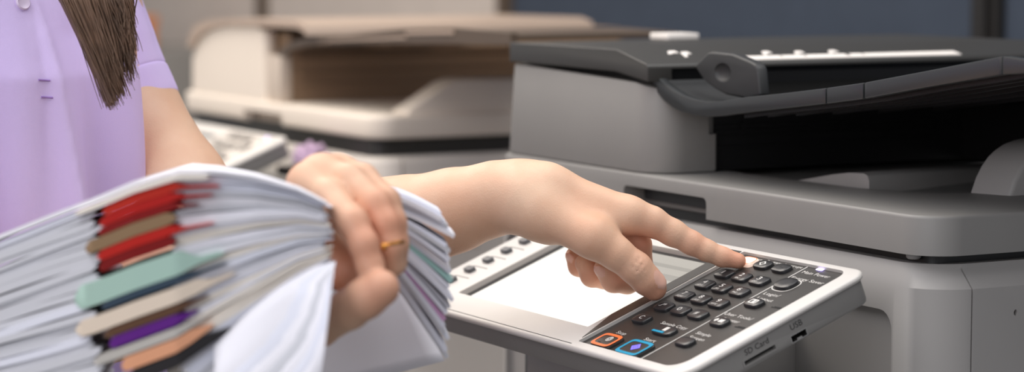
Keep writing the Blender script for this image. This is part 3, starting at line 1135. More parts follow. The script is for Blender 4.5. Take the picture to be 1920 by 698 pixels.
# wrist and metacarpals
P = dict(
    wr=A(985, 365, 1.821),
    im=A(1178, 403, 1.806), mm=A(1168, 402, 1.824), rm=A(1146, 412, 1.841), lm=A(1120, 428, 1.855),
    ib=A(1030, 352, 1.812), mb=A(1025, 353, 1.826), rb=A(1020, 362, 1.838), lb=A(1016, 374, 1.846))
cap(G, D, P['wr'] + [0, -0.007, 0], P['ib'], 0.0215, 0.0140, 0.012)
cap(G, D, P['wr'] + [0, 0.007, 0], P['rb'], 0.0215, 0.0145, 0.012)
for a, b, ra, rb in (('ib', 'im', 0.0132, 0.0122), ('mb', 'mm', 0.0130, 0.0122), ('rb', 'rm', 0.0128, 0.0115), ('lb', 'lm', 0.0125, 0.0105)):
    cap(G, D, P[a], P[b], ra, rb, 0.014)
# thumb metacarpal mound
tcmc, tmcp, tip_, tend = A(1012, 398, 1.806), A(1112, 446, 1.788), A(1192, 503, 1.790), A(1227, 541, 1.7955)
cap(G, D, A(992, 385, 1.812), tcmc, 0.020, 0.0165, 0.012)
cap(G, D, tcmc, tmcp, 0.0165, 0.0136, 0.014)
cap(G, D, A(1040, 405, 1.815), A(1130, 420, 1.806), 0.012, 0.0095, 0.016)      # web
cap(G, D, A(1035, 415, 1.835), A(1100, 440, 1.843), 0.014, 0.010, 0.012)     # heel of the hand
fing = []


def finger(pts, rs, k=0.0035):
    f = G.new()
    chain(G, f, pts, rs, k)
    fing.append((f, pts))
    return f


thumb = [tmcp, A(1155, 475, 1.788), tip_, A(1212, 525, 1.793), tend]
finger(thumb, [0.0136, 0.0118, 0.0114, 0.0105, 0.0088])
idx_ = [P['im'], A(1222, 416, 1.8075), A(1262, 437, 1.809), A(1297, 456, 1.810), A(1325, 470, 1.8105), A(1354, 482, 1.811), A(1384, 489.5, 1.8105)]
finger(idx_, [0.0118, 0.0108, 0.0094, 0.0083, 0.0074, 0.0068, 0.0057])
mid_ = [P['mm'], A(1196, 460, 1.826), A(1203, 513, 1.828), A(1176, 528, 1.822), A(1150, 526, 1.816), A(1132, 504, 1.811)]
finger(mid_, [0.0115, 0.0096, 0.0090, 0.0086, 0.0084, 0.0072])
ring_ = [P['rm'], A(1160, 470, 1.846), A(1162, 512, 1.848), A(1134, 520, 1.842), A(1110, 517, 1.836), A(1095, 494, 1.832)]
finger(ring_, [0.0110, 0.0092, 0.0086, 0.0082, 0.0080, 0.0068])
lit_ = [P['lm'], A(1124, 472, 1.861), A(1118, 498, 1.862), A(1100, 504, 1.858), A(1084, 500, 1.853), A(1074, 480, 1.849)]
finger(lit_, [0.0098, 0.0080, 0.0074, 0.0070, 0.0068, 0.0056])
FG = fing[0][0].copy()
for f, _ in fing[1:]:
    FG = smin(FG, f, 0.0012)
D = smin(D, FG, 0.0085)
# knuckle bumps, creases
cap(G, D, A(1010, 417, 1.806), A(1030, 424, 1.806), 0.0120, 0.0120, 0.006)
for (x, y, dx, dy, z) in ((978, 405, 6, 26, 1.800), (985, 402, 5, 30, 1.8005), (1002, 420, 10, 22, 1.797)):
    groove(G, D, A(x, y, z), A(x + dx, y + dy, z + 0.004), 0.0011, 0.0022)
for (x, y) in ((1192, 493), (1200, 500), (1207, 508)):
    groove(G, D, A(x + 9, y - 10, 1.7803), A(x - 6, y + 9, 1.7783), 0.0004, 0.0014)


def nail(c, along, out, w, l):
    along = along / np.linalg.norm(along)
    out = out - along * (out @ along)
    out = out / np.linalg.norm(out)
    side = np.cross(along, out)
    ell(G, D, c, [along, side, out], [l, w, 0.0016], 0.0006)
    nails.append((c, along, side, out, l, w))


tow = np.array([0, -1.0, 0])
al = tend - A(1205, 517, 1.7915)
nail(A(1229, 537, 1.7955) + np.array([0.0026, -0.0067, 0.0056]), al, np.array([0.35, -0.75, 0.6]), 0.0058, 0.0075)
al = mid_[-1] - mid_[-2]
nail(mid_[-1] + np.array([-0.0035, -0.0058, -0.0006]), al, np.array([-0.55, -0.8, 0.05]), 0.0042, 0.0056)
al = lit_[-1] - lit_[-2]
nail(lit_[-1] + np.array([-0.0026, -0.0045, 0.0]), al, np.array([-0.55, -0.8, 0.05]), 0.0031, 0.0044)
for c, r in ((idx_[-1], 0.016), (tend, 0.018), (mid_[-2], 0.016), (ring_[-2], 0.016), (tip_, 0.012), (idx_[3], 0.012), (A(1205, 462, 1.81), 0.020), (lit_[-2], 0.014), (mid_[2], 0.02)):
    flush.append((c, r))
V, F = nets(G, D)
parts = [(V, F)]

# right arm and the hand on the papers
R_sh = trunk(0.0, -0.165, 1.290)
R_el, R_wr = A(-130, 660, 1.750), A(500, 500, 1.692)
ri = [A(576, 346, 1.512), A(618, 366, 1.496), A(662, 418, 1.476), A(682, 458, 1.470), A(694, 500, 1.470), A(702, 528, 1.474)]
rm = [A(604, 328, 1.524), A(655, 338, 1.508), A(704, 384, 1.492), A(722, 420, 1.487), A(731, 462, 1.486), A(736, 500, 1.490)]
rr = [A(636, 328, 1.538), A(680, 336, 1.524), A(722, 378, 1.510), A(736, 418, 1.505), A(741, 458, 1.504), A(743, 496, 1.507)]
rl = [A(640, 345, 1.553), A(685, 352, 1.540), A(718, 388, 1.528), A(728, 425, 1.523), A(732, 460, 1.522), A(734, 488, 1.524)]
rt = [A(560, 590, 1.535), A(600, 612, 1.505), A(655, 580, 1.476), A(685, 560, 1.466), A(714, 541, 1.462)]
allp = np.array([R_wr] + ri + rm + rr + rl + rt)
Gr = Grid(np.minimum(allp.min(0), R_el) - 0.055, np.maximum(allp.max(0), R_el) + 0.05, 0.0018)
Dr = Gr.new()
chain(Gr, Dr, [R_el, A(60, 612, 1.742), A(300, 558, 1.722), R_wr, A(548, 470, 1.640)], [0.042, 0.041, 0.034, 0.026, 0.022], 0.012)
wb = A(555, 450, 1.620)
for q, r in ((ri[0], 0.0112), (rm[0], 0.0112), (rr[0], 0.0108), (rl[0], 0.0100)):
    cap(Gr, Dr, wb, q, 0.0150, r, 0.014)
cap(Gr, Dr, wb, rt[0], 0.016, 0.0135, 0.014)
cap(Gr, Dr, A(600, 440, 1.580), A(640, 500, 1.545), 0.015, 0.012, 0.014)
cap(Gr, Dr, A(640, 500, 1.545), A(660, 520, 1.530), 0.012, 0.011, 0.010)
fg = None
for pts, rs in ((ri, [0.0102, 0.0090, 0.0090, 0.0083, 0.0078, 0.0068]), (rm, [0.0106, 0.0094, 0.0092, 0.0085, 0.0080, 0.0070]),
                (rr, [0.0102, 0.0090, 0.0088, 0.0081, 0.0076, 0.0066]), (rl, [0.0094, 0.0080, 0.0076, 0.0070, 0.0066, 0.0058]),
                (rt, [0.0130, 0.0118, 0.0116, 0.0116, 0.0110])):
    f = Gr.new()
    chain(Gr, f, pts, rs, 0.004)
    fg = f if fg is None else smin(fg, f, 0.0012)
Dr = smin(Dr, fg, 0.009)
for c, r in ((rt[-1], 0.018), (ri[3], 0.022), (rm[3], 0.02), (A(655, 515, 1.53), 0.025)):
    flush.append((c, r))
Vr, Fr = nets(Gr, Dr)
parts.append((Vr, Fr))

# trunk, shoulders, neck and head (coarse: clothed or above the picture)
Gt = Grid(np.array([TCx - 0.30, TCd - 0.32, zl(0.78)]), np.array([TCx + 0.30, TCd + 0.30, zl(1.62)]), 0.005)
Dt = Gt.new()
cap(Gt, Dt, trunk(0, 0, 0.84), trunk(0, 0, 1.0), 0.100, 0.092, 0.05)
cap(Gt, Dt, trunk(0.005, 0.045, 0.88), trunk(0.005, 0.05, 1.20), 0.082, 0.088, 0.05)
cap(Gt, Dt, trunk(0.005, -0.045, 0.88), trunk(0.005, -0.05, 1.20), 0.082, 0.088, 0.05)
cap(Gt, Dt, trunk(0, -0.12, 1.285), trunk(0, 0.12, 1.285), 0.052, 0.052, 0.05)
cap(Gt, Dt, trunk(0, 0.12, 1.285), L_sh, 0.05, 0.050, 0.03)
cap(Gt, Dt, L_sh, L_hem, 0.050, 0.0405, 0.03)
cap(Gt, Dt, R_sh, R_el, 0.047, 0.042, 0.03)
cap(Gt, Dt, trunk(-0.01, 0, 1.29), trunk(0.015, 0, 1.40), 0.052, 0.048, 0.04)
hd = trunk(0.03, 0, 1.485)
ell(Gt, Dt, hd, [FACE, LEFT, np.array([0, 0, 1.0])], [0.092, 0.074, 0.108], 0.02)
cap(Gt, Dt, hd + FACE * 0.086 + [0, 0, 0.01], hd + FACE * 0.102 + [0, 0, -0.022], 0.007, 0.011, 0.012)
for s in (-1, 1):
    ell(Gt, Dt, hd + LEFT * s * 0.074 + [0, 0, -0.005], [FACE, LEFT, np.array([0, 0, 1.0])], [0.018, 0.008, 0.028], 0.006)
    groove(Gt, Dt, hd + FACE * 0.090 + LEFT * s * 0.028 + [0, 0, 0.008], hd + FACE * 0.088 + LEFT * s * 0.040 + [0, 0, 0.008], 0.008, 0.01)
cap(Gt, Dt, hd + FACE * 0.082 + LEFT * 0.018 + [0, 0, -0.052], hd + FACE * 0.082 - LEFT * 0.018 + [0, 0, -0.052], 0.007, 0.007, 0.01)
Vt, Ft = nets(Gt, Dt)
parts.append((Vt, Ft))
off = 0
VV, FF = [], []
for v, f in parts:
    VV.append(v)
    FF.append(f + off)
    off += len(v)
VV = np.concatenate(VV)
FF = np.concatenate(FF)
me = np_mesh('body', to_world(VV), FF)
fl_ = np.zeros(len(VV), np.float32)
for c, r in flush:
    d = np.linalg.norm(VV - c, axis=1)
    fl_ = np.maximum(fl_, 0.55 * np.exp(-(d / r) ** 2))
at_ = me.attributes.new('flush', 'FLOAT', 'POINT')
if len(me.vertices) == len(fl_):
    at_.data.foreach_set('value', fl_)
body = link('body', me, [SKIN, NAIL], person, 0)
me.shade_smooth()
cen = np.empty(len(me.polygons) * 3)
me.polygons.foreach_get('center', cen)
cen = cen.reshape(-1, 3) + np.array(person.location)
d_ = cen - CAM
cc = np.stack([d_ @ RT, d_ @ FL, d_[:, 2]], 1)
mi = np.zeros(len(me.polygons), np.int32)
for c, al, sd, out, l, w in nails:
    q = cc - c
    e = ((q @ al) / (l * 1.02)) ** 2 + ((q @ sd) / (w * 1.02)) ** 2
    mi[(e < 1) & (q @ out > -0.0004) & (q @ out < 0.004)] = 1
me.polygons.foreach_set('material_index', mi)

# ---- shirt
Gs = Grid(np.array([TCx - 0.27, TCd - 0.27, zl(0.80)]), np.array([TCx + 0.27, TCd + 0.27, zl(1.36)]), 0.003)
q = (slice(None),) * 3
X, Y, Z = Gs.pts(q)
sx = (X - TCx) * LEFT[0] + (Y - TCd) * LEFT[1]
fy = (X - TCx) * FACE[0] + (Y - TCd) * FACE[1]
zz = Z + CAM[2]
aw = np.interp(zz, [0.78, 0.95, 1.10, 1.22, 1.30, 1.36], [0.192, 0.182, 0.171, 0.166, 0.150, 0.10]).astype(np.float32)
bw = np.interp(zz, [0.78, 0.95, 1.06, 1.16, 1.26, 1.36], [0.128, 0.122, 0.128, 0.128, 0.095, 0.07]).astype(np.float32)
th = np.arctan2(fy, sx)
amp = np.interp(zz, [0.8, 1.05, 1.2, 1.3], [0.009, 0.007, 0.0045, 0.001]).astype(np.float32)
fold = amp * (np.sin(5.2 * th + 7 * zz + 1.1) + 0.6 * np.sin(9.5 * th - 11 * zz + 0.4) + 0.35 * np.sin(17 * th + 6 * zz))
rho = np.sqrt((sx / aw) ** 2 + (fy / bw) ** 2)
Ds = ((rho - 1) * np.minimum(aw, bw) - fold).astype(np.float32)
plk = np.clip((0.0175 - np.abs(sx)) / 0.0016, 0, 1) * (fy > 0) * np.clip((zz - 1.03) / 0.15, 0, 1) ** 1.5
Ds = Ds - (0.0020 * plk).astype(np.float32)
fr = (fy > 0).astype(np.float32)
wander = 0.10 * (1.16 - zz)
for c0_, w_, a_ in ((0.030, 0.009, 0.0095), (0.062, 0.019, -0.0120), (0.100, 0.012, 0.0060), (-0.034, 0.018, -0.0080), (0.128, 0.012, -0.006), (-0.07, 0.014, 0.006)):
    Ds = Ds - (fr * a_ * np.exp(-((sx - c0_ - wander * (1 + 6 * c0_)) / w_) ** 2) * np.clip((1.25 - zz) / 0.06, 0, 1)).astype(np.float32)
del th, fold, rho, plk, fr
cap(Gs, Ds, trunk(0, -0.13, 1.285), trunk(0, 0.13, 1.285), 0.060, 0.060, 0.04)
hem_dir = (L_hem - L_sh) / np.linalg.norm(L_hem - L_sh)
cap(Gs, Ds, trunk(0, 0.13, 1.285), L_sh, 0.058, 0.052, 0.02)
Rs = Gs.new()
cap(Gs, Rs, R_sh, R_sh + (R_el - R_sh) * 0.62, 0.060, 0.052, 0.02)
Ds = smin(Ds, Rs, 0.02)
Ds = np.maximum(Ds, (zl(0.815) - Z).astype(np.float32))
neck = Gs.new()
cap(Gs, neck, trunk(-0.005, 0, 1.30), trunk(0.02, 0, 1.42), 0.056, 0.056, 0.002)
Ds = np.maximum(Ds, -neck)
Vs, Fs = nets(Gs, Ds)
mes = np_mesh('shirt', to_world(Vs), Fs)
shirt = link('shirt', mes, SHIRTM, person, 0)
mes.shade_smooth()
sm = shirt.modifiers.new('soft', 'SMOOTH')
sm.factor = 0.5
sm.iterations = 2
del X, Y, Z, sx, fy, aw, bw, Ds
# left sleeve: a cloth tube with a stitched hem band, open at the arm
e1 = np.cross(hem_dir, [0, 0, 1.0])
e1 /= np.linalg.norm(e1)
e2 = np.cross(hem_dir, e1)
Ls = np.linalg.norm(L_hem - L_sh)
prof_s = [(-0.02, 0.0500), (0.03, 0.0500), (0.07, 0.0480), (0.11, 0.0462), (0.14, 0.0452), (Ls - 0.045, 0.0442), (Ls - 0.0270, 0.0436),
          (Ls - 0.0252, 0.0434), (Ls - 0.0244, 0.0424), (Ls - 0.0236, 0.0436), (Ls - 0.0220, 0.0440), (Ls - 0.012, 0.0440), (Ls - 0.0015, 0.0440), (Ls, 0.0434),
          (Ls + 0.0004, 0.0424), (Ls - 0.001, 0.0415), (Ls - 0.02, 0.0414)]
NSV = 72
rows = []
for t, r in prof_s:
    a = np.linspace(0, 2 * np.pi, NSV, endpoint=False)
    wv = r + (0.0011 * np.sin(5 * a + 18 * t) + 0.0007 * np.sin(9 * a - 30 * t)) * (1.0 if t < Ls - 0.03 else 0.35)
    rows.append(L_sh + hem_dir * t + np.cos(a)[:, None] * wv[:, None] * e1 + np.sin(a)[:, None] * wv[:, None] * e2)
VS = np.concatenate(rows)
FS = np.array([(i * NSV + k, i * NSV + (k + 1) % NSV, (i + 1) * NSV + (k + 1) % NSV, (i + 1) * NSV + k) for i in range(len(rows) - 1) for k in range(NSV)])
sl_ = link('sleeve', np_mesh('sleeve', to_world(VS), FS), SHIRTM, shirt, 50)
sb = sl_.modifiers.new('round', 'SUBSURF')
sb.levels = sb.render_levels = 1

bpy.context.view_layer.update()


def hit(o, x, y):
    d = Vector(ray(x, y)).normalized()
    loc = Vector(CAM) - Vector(person.location)
    ok, p, n, i = o.ray_cast(loc, d)
    return (p + Vector(person.location), n) if ok else (Vector(at(x, y, 1.78)), Vector((1, 0, 0)))


for (x, y) in ((42, 5),):
    p, n = hit(shirt, x, y)
    t = n.orthogonal().normalized()
    b = n.cross(t)
    bm = bmesh.new()
    rings = []
    for r, h in ((0.0056, -0.0005), (0.0058, 0.0012), (0.0050, 0.0021), (0.0042, 0.0017), (0.0015, 0.0016)):
        rings.append([bm.verts.new(p + n * h + (t * math.cos(2 * math.pi * k / 24) + b * math.sin(2 * math.pi * k / 24)) * r) for k in range(24)])
    for r0, r1 in zip(rings, rings[1:]):
        for k in range(24):
            bm.faces.new((r0[k], r0[(k + 1) % 24], r1[(k + 1) % 24], r1[k]))
    bm.faces.new(rings[-1])
    obj('shirt_button', bm, BUTTON, shirt)
for (x, y) in ((83, 150), (88, 182)):
    bm = bmesh.new()
    pp = [hit(shirt, x - 11 + 22 * k / 6, y + 0.2 * k) for k in range(7)]
    tube(bm, [a + b * 0.0004 for a, b in pp], 0.0007, 6)
    obj('buttonhole', bm, STITCH, shirt)
# ---- hair hanging over the shoulder
bm = bmesh.new()
NH = 1700
for i in range(NH):
    r = rng.random()
    dpt = rng.random()
    x0 = 60 + 150 * r + rng.normal(0, 6)
    xm = 120 + 122 * r + rng.normal(0, 5)
    lock = math.floor(r * 14)
    lj = math.sin(lock * 2.7) * 22 + math.sin(lock * 5.1 + 1) * 12
    tipx = 205 + 46 * r ** 1.2 + rng.normal(0, 5) + lj * 0.25
    tipy = 200 - 112 * r ** 1.15 - abs(rng.normal(0, 24)) * (0.35 + r) + lj * (0.25 + r) + 8 * rng.random()
    if rng.random() < 0.06:
        tipx += rng.normal(6, 10)
    zc = 1.700 + 0.030 * dpt + 0.012 * r
    P0 = Vector(at(x0, -330, zc + 0.05))
    P1 = Vector(at(xm, 0, zc))
    P2 = Vector(at((xm + tipx) / 2 + 6 + rng.normal(0, 3), tipy * 0.55, zc + 0.002))
    P3 = Vector(at(tipx, tipy, zc + 0.004 * rng.normal()))
    pts = []
    for t in np.linspace(0, 1, 4)[:-1]:
        pts.append(P0.lerp(P1, t))
    for t in np.linspace(0, 1, 8):
        pts.append(P1 * (1 - t) ** 2 + P2 * 2 * t * (1 - t) + P3 * t * t)
    rad = [0.0006] * 3 + list(np.linspace(0.0006, 0.00016, 8))
    tube(bm, pts, rad, 3, caps=False)
hair = obj('hair', bm, HAIRM, person, 0)
hair.data.shade_smooth()
# trousers and shoes (below the picture)
Gl = Grid(np.array([TCx - 0.25, TCd - 0.28, zl(0.0)]), np.array([TCx + 0.27, TCd + 0.25, zl(0.92)]), 0.006)
Dl = Gl.new()
cap(Gl, Dl, trunk(0, -0.05, 0.86), trunk(0, 0.05, 0.86), 0.108, 0.108, 0.05)
for s in (-1, 1):
    cap(Gl, Dl, trunk(0, 0.085 * s, 0.82), trunk(0.02, 0.085 * s, 0.47), 0.088, 0.062, 0.03)
    cap(Gl, Dl, trunk(0.02, 0.085 * s, 0.47), trunk(0.0, 0.085 * s, 0.09), 0.062, 0.050, 0.03)
Z = Gl.pts((slice(None),) * 3)[2]
Dl = np.maximum(Dl, (zl(0.055) - Z).astype(np.float32))
Dl = np.maximum(Dl, (Z - zl(0.90)).astype(np.float32))
Vl, Fl = nets(Gl, Dl)
tr_ = link('trousers', np_mesh('trousers', to_world(Vl), Fl), TROUSER, person, 0)
tr_.data.shade_smooth()
for s in (-1, 1):
    Dl = Gl.new()
    cap(Gl, Dl, trunk(-0.03, 0.085 * s, 0.042), trunk(0.14, 0.088 * s, 0.034), 0.040, 0.034, 0.02)
    cap(Gl, Dl, trunk(-0.01, 0.085 * s, 0.045), trunk(0.0, 0.085 * s, 0.09), 0.040, 0.036, 0.02)
    Dl = np.maximum(Dl, (zl(0.001) - Z + 0.006).astype(np.float32))
    Vl, Fl = nets(Gl, Dl)
    Vw = to_world(Vl)
    Vw[:, 2] -= Vw[:, 2].min() - 0.0005
    sh = link('shoe', np_mesh('shoe', Vw, Fl), SHOEM, person, 0)
    sh.data.shade_smooth()
# ring
bm = bmesh.new()
c0 = rm[4] + (rm[3] - rm[4]) * 0.05
axd = (rm[4] - rm[3]) / np.linalg.norm(rm[4] - rm[3])
e1 = np.cross(axd, [0, 0, 1.0])
e1 /= np.linalg.norm(e1)
e2 = np.cross(axd, e1)
w3 = lambda v: Vector(CAM + v[0] * RT + v[1] * FL + v[2] * UP)
loop = [w3(c0 + (e1 * math.cos(t) + e2 * math.sin(t)) * 0.0084 + axd * 0.0) for t in np.linspace(0, 2 * math.pi, 33)]
tube(bm, loop, 0.0013, 8, caps=False)
b3 = w3(c0 + np.array([-0.35, -0.93, 0]) * 0.0090)
bmesh.ops.create_uvsphere(bm, u_segments=12, v_segments=8, radius=0.0024, matrix=Matrix.Translation(b3))
obj('finger_ring', bm, GOLD, person)

# ------------------------------------------------------------------ the papers
XS = np.array([-80, 0, 100, 180, 250, 330, 400, 480, 560, 620, 645.0])
YT = np.array([478, 440, 400, 370, 340, 316, 318, 330, 354, 384, 398.0])
YB = np.array([905, 880, 862, 845, 822, 790, 728, 652, 570, 520, 503.0])
ZF = np.array([1.56, 1.53, 1.490, 1.455, 1.435, 1.420, 1.424, 1.432, 1.445, 1.455, 1.458])
SD = np.array([0.10, 0.10, 0.115, 0.125, 0.13, 0.13, 0.09, 0.055, 0.035, 0.025, 0.022])
DD = FL * 0.97 - RT * 0.06 - UP * 0.062


def sheaf(name, x0, x1, u0, u1, matl, rnd0=6, rnd1=2, dz=0.0, n=26, prof=None, wob=0.0, sdk=1.0):
    """bundle of pages: a bent slab whose front edge runs from x0 to x1 and which reaches back into the pile"""
    xs = np.linspace(x0, x1, n)
    ph = rng.random() * 6
    T, B = [], []
    for x in xs:
        yt, yb = np.interp(x, XS, YT), np.interp(x, XS, YB)
        a, b = yt + (yb - yt) * u0, yt + (yb - yt) * u1
        w = wob * math.sin(x * 0.016 + ph)
        a += w
        b += w
        if prof:
            mid_y = a + (b - a) * prof[2]
            k = np.interp(x, prof[0], prof[1])
            a, b = mid_y + (a - mid_y) * k, mid_y + (b - mid_y) * k
        mid, hh = (a + b) / 2, (b - a) / 2
        e = 1.0
        if x - x0 < rnd0:
            e = math.sqrt(max(0.06, 1 - (1 - (x - x0) / rnd0) ** 2))
        if x1 - x < rnd1:
            e = min(e, math.sqrt(max(0.06, 1 - (1 - (x1 - x) / rnd1) ** 2)))
        T.append(mid - hh * e)
        B.append(mid + hh * e)
    bm = bmesh.new()
    rows = []
    for s in (0, 0.33, 0.66, 1.0):
        row = []
        for x, a, b in zip(xs, T, B):
            z = np.interp(x, XS, ZF) + dz
            d = DD * s * np.interp(x, XS, SD) * sdk
            row.append((bm.verts.new(at(x, a, z) + d), bm.verts.new(at(x, b, z) + d)))
        rows.append(row)
    for j in range(3):
        for i in range(n - 1):
            p, q = rows[j], rows[j + 1]
            bm.faces.new((p[i][0], p[i + 1][0], q[i + 1][0], q[i][0]))
            bm.faces.new((p[i][1], q[i][1], q[i + 1][1], p[i + 1][1]))
        for i in (0, n - 1):
            p, q = rows[j], rows[j + 1]
            bm.faces.new((p[i][0], q[i][0], q[i][1], p[i][1]))
    for p in (rows[0], rows[-1]):
        for i in range(n - 1):
            bm.faces.new((p[i][0], p[i][1], p[i + 1][1], p[i + 1][0]))
    return rehome(obj(name, bm, matl, None, 50))


GL = 'white paper sheaves at the left of the pile'
GR = 'white paper sheaves running into the hand'
GF = 'loose sheets fanned out beyond the hand'
# long top sheaf
tag(sheaf('paper_sheaf', -80, 612, 0.000, 0.020, PAPERS[0], dz=-0.002), 'white topmost paper sheaf bridging the whole pile under the arm', 'papers')
tag(sheaf('paper_sheaf', 140, 392, 0.024, 0.046, PAPERS[3], dz=-0.006, rnd0=8), 'cream paper sheaf just above the upper red folders', 'papers')
# left sheaves: the shade on them is put into greyer, bluer paper
u = 0.026
k = 0
while u < 0.97:
    du = 0.018 + 0.022 * rng.random()
    x1 = 168 + 34 * rng.random()
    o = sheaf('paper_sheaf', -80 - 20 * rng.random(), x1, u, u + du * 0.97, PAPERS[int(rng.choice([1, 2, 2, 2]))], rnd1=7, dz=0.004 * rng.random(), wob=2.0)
    tag(o, 'white paper sheaf tinted with shade at the left of the pile below the lilac shirt', 'papers', GL)
    u += du
    k += 1
# right sheaves, each with a folded rounded end near the corner of the pile
u = 0.026
while u < 0.99:
    du = 0.020 + 0.018 * rng.random()
    x0 = 312 + 26 * rng.random() + 55 * max(0, u - 0.35)
    o = sheaf('paper_sheaf', x0, 606 + 20 * rng.random(), u, u + du * 0.96, PAPERS[int(rng.choice([0, 0, 1, 3, 2]))], rnd0=9, dz=0.003 * rng.random(), wob=1.5)
    tag(o, 'white paper sheaf running from the corner of the pile into the gripping hand', 'papers', GR)
    u += du


# coloured folders in the corner of the pile
def folder(u0, u1, x0, x1, rgb, lab, cat='folder', thin=330, nm='document_folder'):
    m_ = mat('folder_' + cat + '_%d_%d_%d' % rgb, rgb, 0.65, spec=0.25)
    o = sheaf(nm, x0, x1, u0, u1, m_, rnd0=7, dz=-0.004, prof=([x0, thin - 12, thin + 20, x1], [1, 1, 0.34, 0.22], 0.75), sdk=0.6)
    tag(o, lab, cat)


folder(0.048, 0.088, 192, 412, (186, 42, 28), 'bright red folder at the top of the pile, thin edge trailing to the right')
folder(0.090, 0.128, 186, 400, (172, 22, 18), 'red folder second from the top of the pile')
folder(0.130, 0.160, 183, 372, (128, 10, 12), 'dark red folder directly above the tan folder')
folder(0.163, 0.215, 160, 330, (138, 112, 84), 'tan folder sandwiched between the two red blocks', thin=322)
folder(0.218, 0.258, 182, 402, (180, 28, 20), 'red folder directly below the tan folder')
folder(0.260, 0.305, 186, 330, (120, 8, 10), 'dark red folder lowest of the red ones above the pale green folder', thin=322)
folder(0.330, 0.425, 140, 420, (166, 196, 184), 'pale green folder below the red folders', thin=350)
folder(0.428, 0.458, 190, 425, (52, 68, 84), 'dark slate folder under the pale green one', thin=360)
folder(0.470, 0.535, 142, 440, (224, 208, 190), 'beige folder under the dark slate one', thin=380)
folder(0.540, 0.575, 195, 390, (92, 64, 46), 'brown folder above the purple folder', thin=350)
folder(0.578, 0.622, 205, 372, (92, 28, 128), 'deep purple folder in the lower part of the pile', thin=340)
folder(0.630, 0.668, 175, 390, (186, 182, 176), 'grey folder between the purple and the peach one', thin=350)
folder(0.674, 0.730, 228, 400, (222, 160, 124), 'peach coloured folder near the bottom of the picture', thin=372)
folder(0.736, 0.790, 240, 430, (40, 38, 40), 'black folder lowest in the visible pile', thin=400)

# sheets fanned out to the right of the hand
NF = 24
for i in range(NF):
    t = i / (NF - 1)
    a0 = np.array([704 + 12 * t, 352 + 140 * t])
    ex = np.interp(t, [0, 0.2, 0.45, 0.7, 1], [826, 846, 848, 836, 834]) + rng.normal(0, 4)
    ey = np.interp(t, [0, 0.2, 0.45, 0.7, 1], [404, 440, 520, 590, 672]) + rng.normal(0, 2)
    a1 = np.array([ex, ey])
    dirv = (a1 - a0) / np.linalg.norm(a1 - a0)
    nrm = np.array([-dirv[1], dirv[0]])
    bm = bmesh.new()
    n = 12
    th_ = 7.4 + 1.2 * rng.random()
    zc = 1.566 + 0.004 * rng.random()
    dd = FL * 0.055 - RT * 0.004 - UP * 0.002
    vs = []
    bow = 5 * (1 - t)
    for s in (0, 1):
        row = []
        for q in np.linspace(0, 1, n):
            p = a0 + (a1 - a0) * q - nrm * bow * math.sin(math.pi * q)
            row.append((bm.verts.new(at(p[0] - nrm[0] * th_ / 2, p[1] - nrm[1] * th_ / 2, zc) + dd * s), bm.verts.new(at(p[0] + nrm[0] * th_ / 2, p[1] + nrm[1] * th_ / 2, zc) + dd * s)))
        vs.append(row)
    P_, Q_ = vs
    for j in range(n - 1):
        bm.faces.new((P_[j][0], P_[j + 1][0], Q_[j + 1][0], Q_[j][0]))
        bm.faces.new((P_[j][1], Q_[j][1], Q_[j + 1][1], P_[j + 1][1]))
        bm.faces.new((P_[j][0], P_[j][1], P_[j + 1][1], P_[j + 1][0]))
        bm.faces.new((Q_[j][0], Q_[j + 1][0], Q_[j + 1][1], Q_[j][1]))
    for j in (0, n - 1):
        bm.faces.new((P_[j][0], Q_[j][0], Q_[j][1], P_[j][1]))
    if i == 11:
        m_, lab, g = mat('green_sheet', (160, 200, 196), 0.8), 'pale green sheet in the fan beyond the hand', None
    elif i == 17:
        m_, lab, g = mat('pink_sheet', (206, 160, 196), 0.8), 'pink sheet in the lower fan beyond the hand', None
    else:
        m_, lab, g = PAPERS[(1, 0, 1, 2)[i % 4]], 'loose white sheet fanned out to the right of the gripping hand', GF
    tag(rehome(obj('paper_sheet', bm, m_, None, 50)), lab, 'paper sheet', g)
# lowest page: hangs down with its face to the viewer
bm = bmesh.new()
g = []
for a in np.linspace(0, 1, 10):
    row = []
    for b in np.linspace(0, 1, 10):
        xl = 560 + 0 * b
        xr = 742 + 92 * b
        y0 = 505
        x = xl + (xr - xl) * a
        y = y0 + (505 + 172 * b + 70 * (1 - a) * b - y0)
        row.append(bm.verts.new(at(x, y, 1.640 + 0.010 * math.sin(a * 2.2) - 0.01 * b)))
    g.append(row)
for i in range(9):
    for j in range(9):
        bm.faces.new((g[i][j], g[i + 1][j], g[i + 1][j + 1], g[i][j + 1]))
o = rehome(obj('paper_sheet', bm, PAPERS[0], None, 50))
sd = o.modifiers.new('thickness', 'SOLIDIFY')
sd.thickness = 0.0005
tag(o, 'large pale grey page hanging face-on below the thumb', 'paper sheet')
